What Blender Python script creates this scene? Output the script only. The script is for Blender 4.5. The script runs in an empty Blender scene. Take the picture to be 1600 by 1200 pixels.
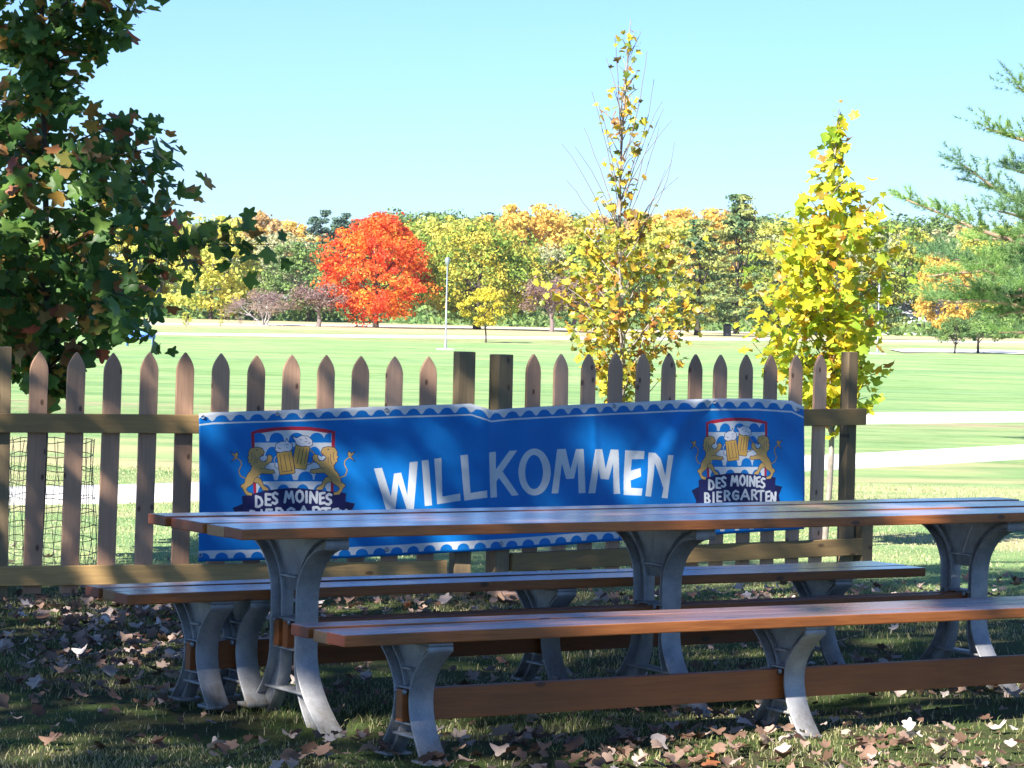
import bpy, bmesh, math, random
import numpy as np
from mathutils import Matrix, Vector, Euler
rng = np.random.default_rng(7)
random.seed(7)
S = bpy.context.scene
# ------------------------------------------------------------------ camera, world, sun, exposure
CH, PITCH, ROLL, F = 1.5106, -0.0289, 0.0240, 4508.0
cam = bpy.data.objects.new('camera', bpy.data.cameras.new('camera'))
S.collection.objects.link(cam); S.camera = cam
cam.data.sensor_width = 36.0; cam.data.lens = 36.0*F/1600.0
cam.data.clip_start = 0.1; cam.data.clip_end = 5000
cam.matrix_world = Matrix.Translation((0,0,CH)) @ Matrix.Rotation(math.pi/2+PITCH,4,'X') @ Matrix.Rotation(ROLL,4,'Z')

SUN = Vector((-0.46,-0.63,0.62)).normalized()
W = bpy.data.worlds.new('World'); S.world = W; W.use_nodes = True
nt = W.node_tree; bg = nt.nodes['Background']
sky = nt.nodes.new('ShaderNodeTexSky'); sky.sky_type = 'NISHITA'; sky.sun_disc = False
sky.sun_elevation = math.asin(SUN.z); sky.sun_rotation = math.atan2(SUN.x, SUN.y)
sky.altitude = 300; sky.air_density = 1.0; sky.dust_density = 0.3; sky.ozone_density = 3.0
mul = nt.nodes.new('ShaderNodeMix'); mul.data_type='RGBA'; mul.blend_type='MULTIPLY'; mul.inputs[0].default_value=1
mul.inputs[7].default_value = (0.50,0.68,1.00,1)
nt.links.new(sky.outputs[0], mul.inputs[6]); nt.links.new(mul.outputs[2], bg.inputs[0])
bg.inputs[1].default_value = 0.069
sl = bpy.data.lights.new('sun','SUN'); sl.energy = 5.0; sl.angle = math.radians(0.53); sl.color = (1.0,0.94,0.85)
so = bpy.data.objects.new('sun', sl); S.collection.objects.link(so)
so.rotation_euler = SUN.to_track_quat('Z','Y').to_euler(); so.location = (-20,-20,30)
S.view_settings.view_transform = 'Standard'; S.view_settings.look = 'None'
S.view_settings.exposure = 1.64; S.view_settings.gamma = 1.0; S.view_settings.use_curve_mapping = False
S.cycles.max_bounces = 8; S.cycles.transparent_max_bounces = 8

HAZE=0.0001
# ------------------------------------------------------------------ helpers
COL = S.collection
def tag(o, label=None, cat=None, group=None, kind=None):
    if label: o['label'] = label
    if cat: o['category'] = cat
    if group: o['group'] = group
    if kind: o['kind'] = kind
    return o
def empty(name, loc=(0,0,0), rot=(0,0,0), label=None, cat=None, group=None):
    o = bpy.data.objects.new(name, None); COL.objects.link(o); o.empty_display_size = .2
    o.location = loc; o.rotation_euler = rot
    return tag(o, label, cat, group)
def link(name, me, parent=None, loc=(0,0,0), rot=(0,0,0), mat=None):
    if mat is not None and not me.materials: me.materials.append(mat)
    o = bpy.data.objects.new(name, me); COL.objects.link(o)
    o.location = loc; o.rotation_euler = rot
    if parent: o.parent = parent
    return o
def np_mesh(name, V, Fc, mat=None, smooth=False, uv=None):
    """V (n,3); Fc (m,k) same-size faces"""
    V = np.asarray(V,np.float32); Fc = np.asarray(Fc,np.int32)
    me = bpy.data.meshes.new(name)
    m,k = Fc.shape
    me.vertices.add(len(V)); me.vertices.foreach_set('co', V.ravel())
    me.loops.add(m*k); me.loops.foreach_set('vertex_index', Fc.ravel())
    me.polygons.add(m); me.polygons.foreach_set('loop_start', np.arange(0,m*k,k,dtype=np.int32))
    me.polygons.foreach_set('loop_total', np.full(m,k,np.int32))
    if smooth: me.polygons.foreach_set('use_smooth', np.ones(m,bool))
    me.update(calc_edges=True); me.validate()
    if uv is not None:
        l = me.uv_layers.new(name='UVMap'); l.data.foreach_set('uv', np.asarray(uv,np.float32)[Fc.ravel()].ravel())
    if mat: me.materials.append(mat)
    return me
def ray(px,py):
    cr,sr = math.cos(ROLL),math.sin(ROLL); a=px-800; b=py-600
    u = a*cr+b*sr; v = -a*sr+b*cr
    c,s = math.cos(PITCH),math.sin(PITCH)
    yy,zz = 1.0,-v/F
    d = np.array([u/F, yy*c-zz*s, yy*s+zz*c]); return d/d[1]
def at(px,py,D):
    d = ray(px,py); return np.array([d[0]*D, D, CH+d[2]*D])
SUP = []      # support points that shape the near ground
def ground_z(x,y):
    x=np.asarray(x,float); y=np.asarray(y,float)
    z = np.interp(y,[-50,16,30,110,214,238,300,450,700,1600],[0,0,-.16,-1.65,-1.65,-1.25,-1.25,2.0,7,12])
    if SUP:
        near = (y<17.5)&(y>6)&(np.abs(x)<6)
        num=np.zeros_like(z); den=np.full_like(z,.04)
        for (a,b,c) in SUP:
            w=np.exp(-((x-a)**2+(y-b)**2)/(2*.24**2)); num+=w*c; den+=w
        z = z+np.where(near,num/den,0)
    z = z + .012*np.sin(x*2.1+y*.7)*np.sin(y*1.3-x*.4)*np.clip((30-y)/20,0,1)
    return z
def gnd(px,py,lo=7.,hi=900.):
    d=ray(px,py)
    for D in np.geomspace(lo,hi,900):
        if CH+d[2]*D <= float(ground_z(d[0]*D,D)): return np.array([d[0]*D,D,float(ground_z(d[0]*D,D))])
    return np.array([d[0]*hi,hi,0])
def tube(path, rad, n=6, cap=True):
    P=np.asarray(path,float); m=len(P)
    rad=np.broadcast_to(np.asarray(rad,float),(m,))
    T=np.gradient(P,axis=0); T/= (np.linalg.norm(T,axis=1,keepdims=True)+1e-9)
    ref=np.array([0.,0,1]) if abs(T[0][2])<.9 else np.array([1.,0,0])
    A=np.cross(T,ref); A/=(np.linalg.norm(A,axis=1,keepdims=True)+1e-9); B=np.cross(T,A)
    an=np.linspace(0,2*np.pi,n,endpoint=False)
    V=(P[:,None,:]+rad[:,None,None]*(np.cos(an)[None,:,None]*A[:,None,:]+np.sin(an)[None,:,None]*B[:,None,:])).reshape(-1,3)
    Fq=[]
    for i in range(m-1):
        for j in range(n):
            k=(j+1)%n; Fq.append((i*n+j,i*n+k,(i+1)*n+k,(i+1)*n+j))
    if cap:
        for j in range(1,n-1,1):
            Fq.append((0,j+1,j,0)) if False else None
    Fq=[f for f in Fq if f]
    return V,np.array(Fq)
class MB:
    def __init__(s): s.V=[];s.F=[];s.n=0
    def add(s,V,Fc):
        s.V.append(np.asarray(V,float)); s.F.append(np.asarray(Fc,int)+s.n); s.n+=len(V); return s
    def tube(s,path,rad,n=6): return s.add(*tube(path,rad,n))
    def box(s,a,b):
        x0,y0,z0=a;x1,y1,z1=b
        V=[(x0,y0,z0),(x1,y0,z0),(x1,y1,z0),(x0,y1,z0),(x0,y0,z1),(x1,y0,z1),(x1,y1,z1),(x0,y1,z1)]
        return s.add(V,[(0,3,2,1),(4,5,6,7),(0,1,5,4),(1,2,6,5),(2,3,7,6),(3,0,4,7)])
    def strip(s,O,I,u0,u1):
        """closed plate between two curves O, I in the (y,z) plane, from u0 to u1 in x"""
        O=np.asarray(O,float);I=np.asarray(I,float);n=len(O)
        V=[]
        for u in (u0,u1):
            for c in (O,I):
                V+= [(u,p[0],p[1]) for p in c]
        Fq=[]
        o0,i0,o1,i1=0,n,2*n,3*n
        for k in range(n-1):
            Fq+=[(o0+k,o0+k+1,o1+k+1,o1+k),(i0+k,i1+k,i1+k+1,i0+k+1),(o0+k,i0+k,i0+k+1,o0+k+1),(o1+k,o1+k+1,i1+k+1,i1+k)]
        Fq+=[(o0,o1,i1,i0),(o0+n-1,i0+n-1,i1+n-1,o1+n-1)]
        return s.add(V,Fq)
    def mesh(s,name,mat,smooth=False):
        return np_mesh(name,np.concatenate(s.V),np.concatenate(s.F),mat,smooth)
    def build(s,name,mat,parent=None,loc=(0,0,0),rot=(0,0,0),smooth=False):
        return link(name,s.mesh(name,mat,smooth),parent,loc,rot)
def board_mesh(name,L,Wd,T,mat,bev=.004,wob=0):
    """board along +x from 0, width in y, thickness in z, centred in y/z"""
    bm=bmesh.new(); nseg=max(1,int(L/.4))
    bmesh.ops.create_cube(bm,size=1)
    for v in bm.verts: v.co=Vector(((v.co.x+.5)*L,v.co.y*Wd,v.co.z*T))
    bmesh.ops.bevel(bm,geom=list(bm.edges),offset=bev,segments=2,affect='EDGES',profile=.6)
    if wob:
        for k in range(1,nseg):
            bmesh.ops.bisect_plane(bm,geom=bm.verts[:]+bm.edges[:]+bm.faces[:],plane_co=(L*k/nseg,0,0),plane_no=(1,0,0))
        p=random.random()*6
        for v in bm.verts: v.co.z+=wob*math.sin(v.co.x*1.4+p); v.co.y+=wob*.6*math.sin(v.co.x*1.1+p*2)
    me=bpy.data.meshes.new(name); bm.to_mesh(me); bm.free()
    me.materials.append(mat); return me

# ------------------------------------------------------------------ materials
def mat(name):
    m=bpy.data.materials.new(name); m.use_nodes=True; t=m.node_tree
    return m,t,t.nodes['Principled BSDF']
def N(t,ty,**k):
    n=t.nodes.new(ty)
    for a,b in k.items(): setattr(n,a,b)
    return n
def ramp(t,stops,fac=None,interp='LINEAR'):
    r=N(t,'ShaderNodeValToRGB'); e=r.color_ramp; e.interpolation=interp
    while len(e.elements)<len(stops): e.elements.new(.5)
    for el,(p,c) in zip(e.elements,stops): el.position=p; el.color=(*c,1) if len(c)==3 else c
    if fac is not None: t.links.new(fac,r.inputs[0])
    return r
def noise(t,vec,scale,detail=4,rough=.55,dist=0):
    n=N(t,'ShaderNodeTexNoise'); n.inputs['Scale'].default_value=scale; n.inputs['Detail'].default_value=detail
    n.inputs['Roughness'].default_value=rough; n.inputs['Distortion'].default_value=dist
    if vec is not None: t.links.new(vec,n.inputs['Vector'])
    return n
def mixc(t,fac,a,b,blend='MIX'):
    m=N(t,'ShaderNodeMix',data_type='RGBA',blend_type=blend)
    for i,x in ((0,fac),(6,a),(7,b)):
        if isinstance(x,(int,float)): m.inputs[i].default_value=x
        elif isinstance(x,tuple): m.inputs[i].default_value=(*x,1)
        else: t.links.new(x,m.inputs[i])
    return m.outputs[2]
def mapping(t,vec,scale,loc=None):
    m=N(t,'ShaderNodeMapping'); m.inputs['Scale'].default_value=scale; t.links.new(vec,m.inputs[0])
    if loc is not None: t.links.new(loc,m.inputs['Location'])
    return m.outputs[0]
def bump(t,h,b,strength=.3,dist=.01):
    n=N(t,'ShaderNodeBump'); n.inputs['Strength'].default_value=strength; n.inputs['Distance'].default_value=dist
    t.links.new(h,n.inputs['Height']); t.links.new(n.outputs[0],b.inputs['Normal'])
def wood(name,axis,light,dark,knot,rough=.7,coat=0.,knots=True,stain=None):
    m,t,b=mat(name); tc=N(t,'ShaderNodeTexCoord'); oi=N(t,'ShaderNodeObjectInfo')
    off=N(t,'ShaderNodeVectorMath',operation='SCALE'); off.inputs[0].default_value=(7.3,11.1,5.7)
    t.links.new(oi.outputs['Random'],off.inputs['Scale'])
    add=N(t,'ShaderNodeVectorMath',operation='ADD'); t.links.new(tc.outputs['Object'],add.inputs[0]); t.links.new(off.outputs[0],add.inputs[1])
    sc={'x':(1.3,22,22),'z':(22,22,1.3)}[axis]
    mp=mapping(t,add.outputs[0],sc)
    n1=noise(t,mp,1.6,5,.6,1.2)
    n2=noise(t,mapping(t,add.outputs[0],tuple(s*4 for s in sc)),1.5,3,.6)
    n3=noise(t,add.outputs[0],1.7,2)
    c=ramp(t,[(.3,dark),(.7,light)],n1.outputs[0]).outputs[0]
    c=mixc(t,.35,c,ramp(t,[(.3,dark),(.7,light)],n2.outputs[0]).outputs[0])
    c=mixc(t,.5,c,ramp(t,[(.35,(.55,.55,.55)),(.65,(1.15,1.1,1.05))],n3.outputs[0]).outputs[0],'MULTIPLY')
    if knots:
        v=N(t,'ShaderNodeTexVoronoi',voronoi_dimensions='2D'); v.inputs['Scale'].default_value=1.0
        sx_=N(t,'ShaderNodeSeparateXYZ'); t.links.new(add.outputs[0],sx_.inputs[0]); cx_=N(t,'ShaderNodeCombineXYZ')
        def sc_(o_,f_):
            q_=N(t,'ShaderNodeMath',operation='MULTIPLY'); q_.inputs[1].default_value=f_; t.links.new(o_,q_.inputs[0]); return q_.outputs[0]
        if axis=='z': t.links.new(sc_(sx_.outputs[0],11.),cx_.inputs[0]); t.links.new(sc_(sx_.outputs[2],6.),cx_.inputs[1])
        else:
            yz=N(t,'ShaderNodeMath',operation='ADD'); t.links.new(sx_.outputs[1],yz.inputs[0]); t.links.new(sx_.outputs[2],yz.inputs[1])
            t.links.new(sc_(sx_.outputs[0],4.),cx_.inputs[0]); t.links.new(sc_(yz.outputs[0],9.),cx_.inputs[1])
        t.links.new(cx_.outputs[0],v.inputs['Vector'])
        sel_=N(t,'ShaderNodeSeparateColor'); t.links.new(v.outputs['Color'],sel_.inputs[0])
        gt_=N(t,'ShaderNodeMath',operation='GREATER_THAN'); gt_.inputs[1].default_value=.52 if axis=='z' else .8; t.links.new(sel_.outputs[0],gt_.inputs[0])
        def masked(st):
            q_=N(t,'ShaderNodeMath',operation='MULTIPLY'); t.links.new(ramp(t,st,v.outputs['Distance']).outputs[0],q_.inputs[0]); t.links.new(gt_.outputs[0],q_.inputs[1]); return q_.outputs[0]
        c=mixc(t,masked([(.0,(.95,.95,.95)),(.07,(.75,.75,.75)),(.12,(0,0,0))]),c,knot)
        c=mixc(t,masked([(.12,(0,0,0)),(.16,(.55,.55,.55)),(.26,(0,0,0))]),c,dark)
    if stain:
        ns=noise(t,add.outputs[0],3.5,4); c=mixc(t,ramp(t,[(.45,(0,0,0)),(.62,(.7,.7,.7))],ns.outputs[0]).outputs[0],c,stain)
    hv=N(t,'ShaderNodeHueSaturation'); mr=N(t,'ShaderNodeMapRange'); mr.inputs[3].default_value=.7; mr.inputs[4].default_value=1.25
    t.links.new(oi.outputs['Random'],mr.inputs[0]); t.links.new(mr.outputs[0],hv.inputs['Value']); t.links.new(c,hv.inputs['Color'])
    t.links.new(hv.outputs[0],b.inputs['Base Color'])
    rr=ramp(t,[(.3,(rough*.75,)*3),(.7,(min(1,rough*1.25),)*3)],n1.outputs[0]); t.links.new(rr.outputs[0],b.inputs['Roughness'])
    b.inputs['Coat Weight'].default_value=coat; b.inputs['Coat Roughness'].default_value=.22; b.inputs['Coat IOR'].default_value=1.5+.35*(coat>.9)
    bump(t,n2.outputs[0],b,.35,.003)
    return m
M={}
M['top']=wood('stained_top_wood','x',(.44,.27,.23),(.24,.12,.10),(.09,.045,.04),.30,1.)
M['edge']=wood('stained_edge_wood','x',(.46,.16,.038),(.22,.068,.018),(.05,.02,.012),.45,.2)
M['end']=wood('stained_end_grain','x',(.36,.10,.045),(.20,.05,.03),(.05,.02,.012),.55,.1,False)
M['endlight']=wood('pale_end_grain','x',(.55,.30,.14),(.38,.17,.08),(.05,.02,.012),.6,.05,False)
M['beam']=wood('stained_beam_wood','x',(.42,.13,.028),(.25,.072,.017),(.07,.025,.012),.5,.1)
M['picket']=wood('weathered_picket_wood','z',(.64,.39,.255),(.44,.26,.165),(.10,.045,.03),.85)
M['rail']=wood('treated_rail_wood','x',(.46,.30,.12),(.28,.175,.07),(.08,.045,.02),.8)
M['post']=wood('treated_post_wood','z',(.30,.22,.12),(.17,.12,.065),(.06,.035,.02),.85)

def leafmat(name,stops,trans=.45,noise_scale=None,noise_cols=None,rough=.55):
    m=bpy.data.materials.new(name); m.use_nodes=True; t=m.node_tree
    for n in list(t.nodes): t.nodes.remove(n)
    out=N(t,'ShaderNodeOutputMaterial'); g=N(t,'ShaderNodeNewGeometry'); oi=N(t,'ShaderNodeObjectInfo')
    a=N(t,'ShaderNodeMath',operation='ADD'); t.links.new(g.outputs['Random Per Island'],a.inputs[0]); t.links.new(oi.outputs['Random'],a.inputs[1])
    f=N(t,'ShaderNodeMath',operation='FRACT'); t.links.new(a.outputs[0],f.inputs[0])
    c=ramp(t,stops,f.outputs[0]).outputs[0]
    if noise_scale:
        tc=N(t,'ShaderNodeTexCoord'); n=noise(t,tc.outputs['Object'],noise_scale,2)
        ft=ramp(t,[(.42,(0,0,0)),(.6,(1,1,1))],n.outputs[0]).outputs[0]
        c2=ramp(t,noise_cols,f.outputs[0]).outputs[0]
        c=mixc(t,ft,c,c2)
    b=N(t,'ShaderNodeBsdfPrincipled'); b.inputs['Roughness'].default_value=rough; b.inputs['Specular IOR Level'].default_value=.35
    t.links.new(c,b.inputs['Base Color'])
    tr=N(t,'ShaderNodeBsdfTranslucent'); t.links.new(c,tr.inputs['Color'])
    mx=N(t,'ShaderNodeMixShader'); mx.inputs[0].default_value=trans
    t.links.new(b.outputs[0],mx.inputs[1]); t.links.new(tr.outputs[0],mx.inputs[2]); t.links.new(mx.outputs[0],out.inputs[0])
    return m
def simple(name,col,rough=.6,metal=0.,nscale=None,var=.25,bmp=0.):
    m,t,b=mat(name); b.inputs['Roughness'].default_value=rough; b.inputs['Metallic'].default_value=metal
    if nscale:
        tc=N(t,'ShaderNodeTexCoord'); n=noise(t,tc.outputs['Object'],nscale,5)
        c=ramp(t,[(.3,tuple(x*(1-var) for x in col)),(.7,tuple(min(1,x*(1+var)) for x in col))],n.outputs[0])
        t.links.new(c.outputs[0],b.inputs['Base Color'])
        if bmp: bump(t,n.outputs[0],b,bmp,.004)
    else: b.inputs['Base Color'].default_value=(*col,1)
    return m
M['bark']=simple('grey_brown_bark',(.11,.085,.065),.9,0,9,.45,.6)
M['darkbark']=simple('dark_bark',(.06,.047,.038),.9,0,1.5,.4,.3)
M['palebark']=simple('pale_tulip_bark',(.27,.235,.20),.85,0,14,.35,.4)
M['pinebark']=simple('pine_bark',(.30,.20,.14),.9,0,6,.4,.4)
M['twig']=simple('twig_bark',(.17,.13,.12),.9)
M['palecanes']=simple('pale_twigs',(.33,.29,.27),.9,0,3,.3)
M['metal']=None
m,t,b=mat('cast_aluminium'); tc=N(t,'ShaderNodeTexCoord')
n=noise(t,tc.outputs['Object'],13,6,.65); n2=noise(t,tc.outputs['Object'],160,3)
c=ramp(t,[(.3,(.22,.225,.24)),(.55,(.33,.335,.35)),(.75,(.42,.42,.42))],n.outputs[0]).outputs[0]
c=mixc(t,.12,c,ramp(t,[(.35,(.2,.2,.2)),(.65,(.62,.62,.62))],n2.outputs[0]).outputs[0])
sp_=N(t,'ShaderNodeSeparateXYZ'); t.links.new(tc.outputs['Object'],sp_.inputs[0]); mr_=N(t,'ShaderNodeMapRange'); mr_.inputs[1].default_value=.14; mr_.inputs[2].default_value=.0; t.links.new(sp_.outputs[2],mr_.inputs[0])
n3=noise(t,mapping(t,tc.outputs['Object'],(9,9,3)),1.5,5,.7); mm_=N(t,'ShaderNodeMath',operation='MULTIPLY'); t.links.new(mr_.outputs[0],mm_.inputs[0]); t.links.new(ramp(t,[(.42,(0,0,0)),(.6,(1,1,1))],n3.outputs[0]).outputs[0],mm_.inputs[1]); c=mixc(t,mm_.outputs[0],c,(.16,.13,.09)); c=mixc(t,ramp(t,[(.58,(0,0,0)),(.7,(.45,.45,.45))],n3.outputs[0]).outputs[0],c,(.20,.19,.17))
t.links.new(c,b.inputs['Base Color']); b.inputs['Metallic'].default_value=.35; b.inputs['Roughness'].default_value=.5
bump(t,n2.outputs[0],b,.35,.002); M['metal']=m
M['galv']=simple('galvanised_pole',(.27,.30,.34),.4,.3,2,.1)
M['wire']=simple('dark_green_wire',(.035,.05,.045),.5,.3)
M['bluebench']=simple('blue_painted_bench',(.12,.28,.75),.5)
M['whitewall']=simple('white_siding',(.78,.79,.8),.7)
M['roofgrey']=simple('grey_shingles',(.30,.30,.33),.8)
M['glass']=simple('dark_glass',(.03,.04,.05),.1)
M['rubber']=simple('black_rubber',(.02,.02,.02),.8)

# ------------------------------------------------------------------ layout numbers (metres)
TB=dict(x=-.9121,y=9.8953,th=.5734,L=4.155,W=.768,t=-.0027,z=-.0599,legs=(.415,2.035,3.635))
NB=dict(x=-.4975,y=8.8769,th=.5937,L=3.85,W=.36,t=-.0087,z=.0339,legs=(.368,1.910,3.45))
FB=dict(x=-1.3467,y=10.2027,th=.5981,L=3.809,W=.355,t=-.0069,z=.0066,legs=(.395,.56,1.93,3.36))
def loc(B,u,v,z=0):
    c,s=math.cos(B['th']),math.sin(B['th']); return (B['x']+u*c-v*s, B['y']+u*s+v*c, z+B['z']+B['t']*u)
for B,h in ((TB,.33),(NB,.13),(FB,.13)):
    for l in B['legs']:
        for s in (-1,1): SUP.append(loc(B,l,B['W']/2+s*h))
SUP=[(a,b,c+.002) for a,b,c in SUP]

# ------------------------------------------------------------------ ground
def axis_pts(lo,hi,fine,near0,near1,g):
    a=list(np.arange(near0,near1,fine)); st=fine
    while a[-1]<hi: st*=g; a.append(a[-1]+st)
    st=fine
    while a[0]>lo: st*=g; a.insert(0,a[0]-st)
    return np.array(a)
gx=axis_pts(-700,700,.09,-4.2,5.2,1.11); gy=axis_pts(-60,1700,.09,6.5,17,1.045)
X,Y=np.meshgrid(gx,gy); Z=ground_z(X,Y)
V=np.stack([X,Y,Z],-1).reshape(-1,3); nx_=len(gx); ny_=len(gy)
ii=(np.arange(ny_-1)[:,None]*nx_+np.arange(nx_-1)[None,:]).ravel()
Fq=np.stack([ii,ii+1,ii+nx_+1,ii+nx_],-1)
m,t,b=mat('lawn_and_soil'); g=N(t,'ShaderNodeNewGeometry'); P=g.outputs['Position']
sep=N(t,'ShaderNodeSeparateXYZ'); t.links.new(P,sep.inputs[0])
n_f=noise(t,P,60,5,.7); n_m=noise(t,P,3.5,5,.6); n_l=noise(t,mapping(t,P,(.10,.22,1)),1,6,.7); n_b=noise(t,mapping(t,P,(.035,.14,1)),1,3,.5)
grass=ramp(t,[(.3,(.09,.17,.05)),(.5,(.23,.34,.12)),(.7,(.45,.50,.23))],n_f.outputs[0]).outputs[0]
grass=mixc(t,ramp(t,[(.4,(0,0,0)),(.65,(1,1,1))],n_m.outputs[0]).outputs[0],grass,mixc(t,.4,grass,(.42,.44,.24)))
grass=mixc(t,.5,grass,ramp(t,[(.38,(.14,.31,.11)),(.5,(.26,.42,.19)),(.62,(.43,.51,.26))],n_l.outputs[0]).outputs[0])
def band(axis_out,a,b_,soft):
    mr=N(t,'ShaderNodeMapRange',interpolation_type='SMOOTHSTEP'); mr.inputs[1].default_value=a; mr.inputs[2].default_value=a+soft; t.links.new(axis_out,mr.inputs[0])
    mr2=N(t,'ShaderNodeMapRange',interpolation_type='SMOOTHSTEP'); mr2.inputs[1].default_value=b_; mr2.inputs[2].default_value=b_+soft; t.links.new(axis_out,mr2.inputs[0])
    s_=N(t,'ShaderNodeMath',operation='SUBTRACT'); t.links.new(mr.outputs[0],s_.inputs[0]); t.links.new(mr2.outputs[0],s_.inputs[1]); return s_.outputs[0]
wob=N(t,'ShaderNodeMath',operation='MULTIPLY_ADD'); t.links.new(n_b.outputs[0],wob.inputs[0]); wob.inputs[1].default_value=.12
t.links.new(sep.outputs[1],wob.inputs[2])
wy=N(t,'ShaderNodeMath',operation='MULTIPLY'); wy.inputs[1].default_value=1; t.links.new(sep.outputs[1],wy.inputs[0])
skew=N(t,'ShaderNodeMath',operation='MULTIPLY_ADD'); t.links.new(sep.outputs[0],skew.inputs[0]); skew.inputs[1].default_value=-.25; t.links.new(sep.outputs[1],skew.inputs[2])
def mulf(a,bv):
    q=N(t,'ShaderNodeMath',operation='MULTIPLY'); t.links.new(a,q.inputs[0])
    if isinstance(bv,float): q.inputs[1].default_value=bv
    else: t.links.new(bv,q.inputs[1])
    return q.outputs[0]
n_p=noise(t,mapping(t,P,(.25,.6,1)),1,5,.65)
patch=ramp(t,[(.42,(0,0,0)),(.6,(1,1,1))],n_p.outputs[0]).outputs[0]
grass=mixc(t,mulf(band(skew.outputs[0],46,56,6.),patch),grass,(.42,.33,.22))
grass=mixc(t,mulf(band(sep.outputs[1],206,236,5.),patch),grass,(.34,.30,.16))
grass=mixc(t,mulf(band(sep.outputs[1],234,300,3.),.85),grass,(.50,.40,.25))
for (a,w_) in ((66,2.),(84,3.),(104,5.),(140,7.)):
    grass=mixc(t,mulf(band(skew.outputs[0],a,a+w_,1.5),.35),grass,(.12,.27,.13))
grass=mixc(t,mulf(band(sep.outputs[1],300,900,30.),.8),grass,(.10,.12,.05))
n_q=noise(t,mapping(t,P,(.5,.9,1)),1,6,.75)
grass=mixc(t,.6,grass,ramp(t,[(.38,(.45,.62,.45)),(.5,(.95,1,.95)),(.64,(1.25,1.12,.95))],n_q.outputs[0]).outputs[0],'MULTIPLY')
grass=mixc(t,mulf(band(sep.outputs[1],16,32,4.),patch),grass,(.50,.44,.24))
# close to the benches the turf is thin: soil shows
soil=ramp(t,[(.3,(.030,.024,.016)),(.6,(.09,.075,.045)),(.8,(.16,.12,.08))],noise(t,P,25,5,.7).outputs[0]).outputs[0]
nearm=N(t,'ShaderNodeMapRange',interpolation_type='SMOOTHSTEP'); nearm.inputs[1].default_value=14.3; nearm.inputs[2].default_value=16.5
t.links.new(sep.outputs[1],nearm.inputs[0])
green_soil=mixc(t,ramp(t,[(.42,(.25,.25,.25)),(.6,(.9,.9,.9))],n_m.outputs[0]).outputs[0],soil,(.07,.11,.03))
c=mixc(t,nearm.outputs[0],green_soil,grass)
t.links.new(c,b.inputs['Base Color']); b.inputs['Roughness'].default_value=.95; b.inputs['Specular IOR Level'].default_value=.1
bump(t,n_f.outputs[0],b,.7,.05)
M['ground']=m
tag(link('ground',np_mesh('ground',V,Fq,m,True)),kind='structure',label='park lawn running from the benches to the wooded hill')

def strip_path(name,pix,halfw,mt,z=.03,D=None,label=None):
    """ribbon over the ground through pixel-measured points"""
    C=np.array([gnd(x,y)[:2] for x,y in pix]); 
    d0=C[1]-C[0]; d1=C[-1]-C[-2]
    L=np.linalg.norm
    C=np.vstack([C[0]-d0/L(d0)*C[0][1]*1.2,C,C[-1]+d1/L(d1)*C[-1][1]*1.2])
    s=np.r_[0,np.cumsum(np.linalg.norm(np.diff(C,axis=0),axis=1))]
    q=np.linspace(0,s[-1],400); C=np.stack([np.interp(q,s,C[:,0]),np.interp(q,s,C[:,1])],1)
    k=np.ones(15)/15; Cp=np.pad(C,((7,7),(0,0)),'edge'); C=np.stack([np.convolve(Cp[:,i],k,'valid') for i in (0,1)],1)
    T=np.gradient(C,axis=0); T/=np.linalg.norm(T,axis=1,keepdims=True); Nn=np.stack([-T[:,1],T[:,0]],1)
    rows=[]
    for off,dz in ((-halfw,-.3),(-halfw,z),(-halfw*.33,z),(halfw*.33,z),(halfw,z),(halfw,-.3)):
        p=C+Nn*(off+np.convolve(rng.normal(size=len(C)+4),np.ones(5)/5,'valid')*.07)[:,None] if False else C+Nn*off; rows.append(np.column_stack([p,ground_z(p[:,0],p[:,1])+dz]))
    V=np.stack(rows,1).reshape(-1,3); n=len(rows); Fq=[]
    for i in range(len(C)-1):
        for j in range(n-1): Fq.append((i*n+j,(i+1)*n+j,(i+1)*n+j+1,i*n+j+1))
    o=link(name,np_mesh(name,V,Fq,mt)); tag(o,kind='structure',label=label); return o
M['concrete']=simple('pale_concrete',(.62,.61,.58),.9,0,1.2,.1,.1)
M['asphalt']=simple('sun_bleached_road',(.55,.55,.55),.9,0,.4,.1)
strip_path('path',[(60,778),(300,773),(760,750),(1260,726),(1440,717),(1600,707)],.85,M['concrete'],.03,label='nearer pale concrete path behind the fence')
strip_path('road',[(0,664),(700,660),(1345,654),(1600,652)],2.6,M['concrete'],.035,label='wider pale path crossing the lawn further back')
strip_path('far_road',[(240,522.5),(820,528),(1100,531),(1600,535.5)],2.6,M['asphalt'],.05,label='pale road below the row of trees')
strip_path('back_road',[(300,507),(700,511),(1300,521),(1600,524)],2.6,M['asphalt'],.06,label='second road running under the wooded hill')
p0=gnd(1400,550.5); p1=gnd(1600,551.5)
V=[]; 
for i in range(21):
    q=p0+(p1-p0)*(i/10.); wdt=4.2
    for dy in (-wdt,wdt): V.append((q[0],q[1]+dy+3*math.sin(i*.4),float(ground_z(q[0],q[1]+dy))+.08))
tag(link('side_path',np_mesh('side_path',V,[(2*i,2*i+2,2*i+3,2*i+1) for i in range(20)],M['concrete'])),kind='structure',label='thin pale path in front of the two small round trees')

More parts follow.
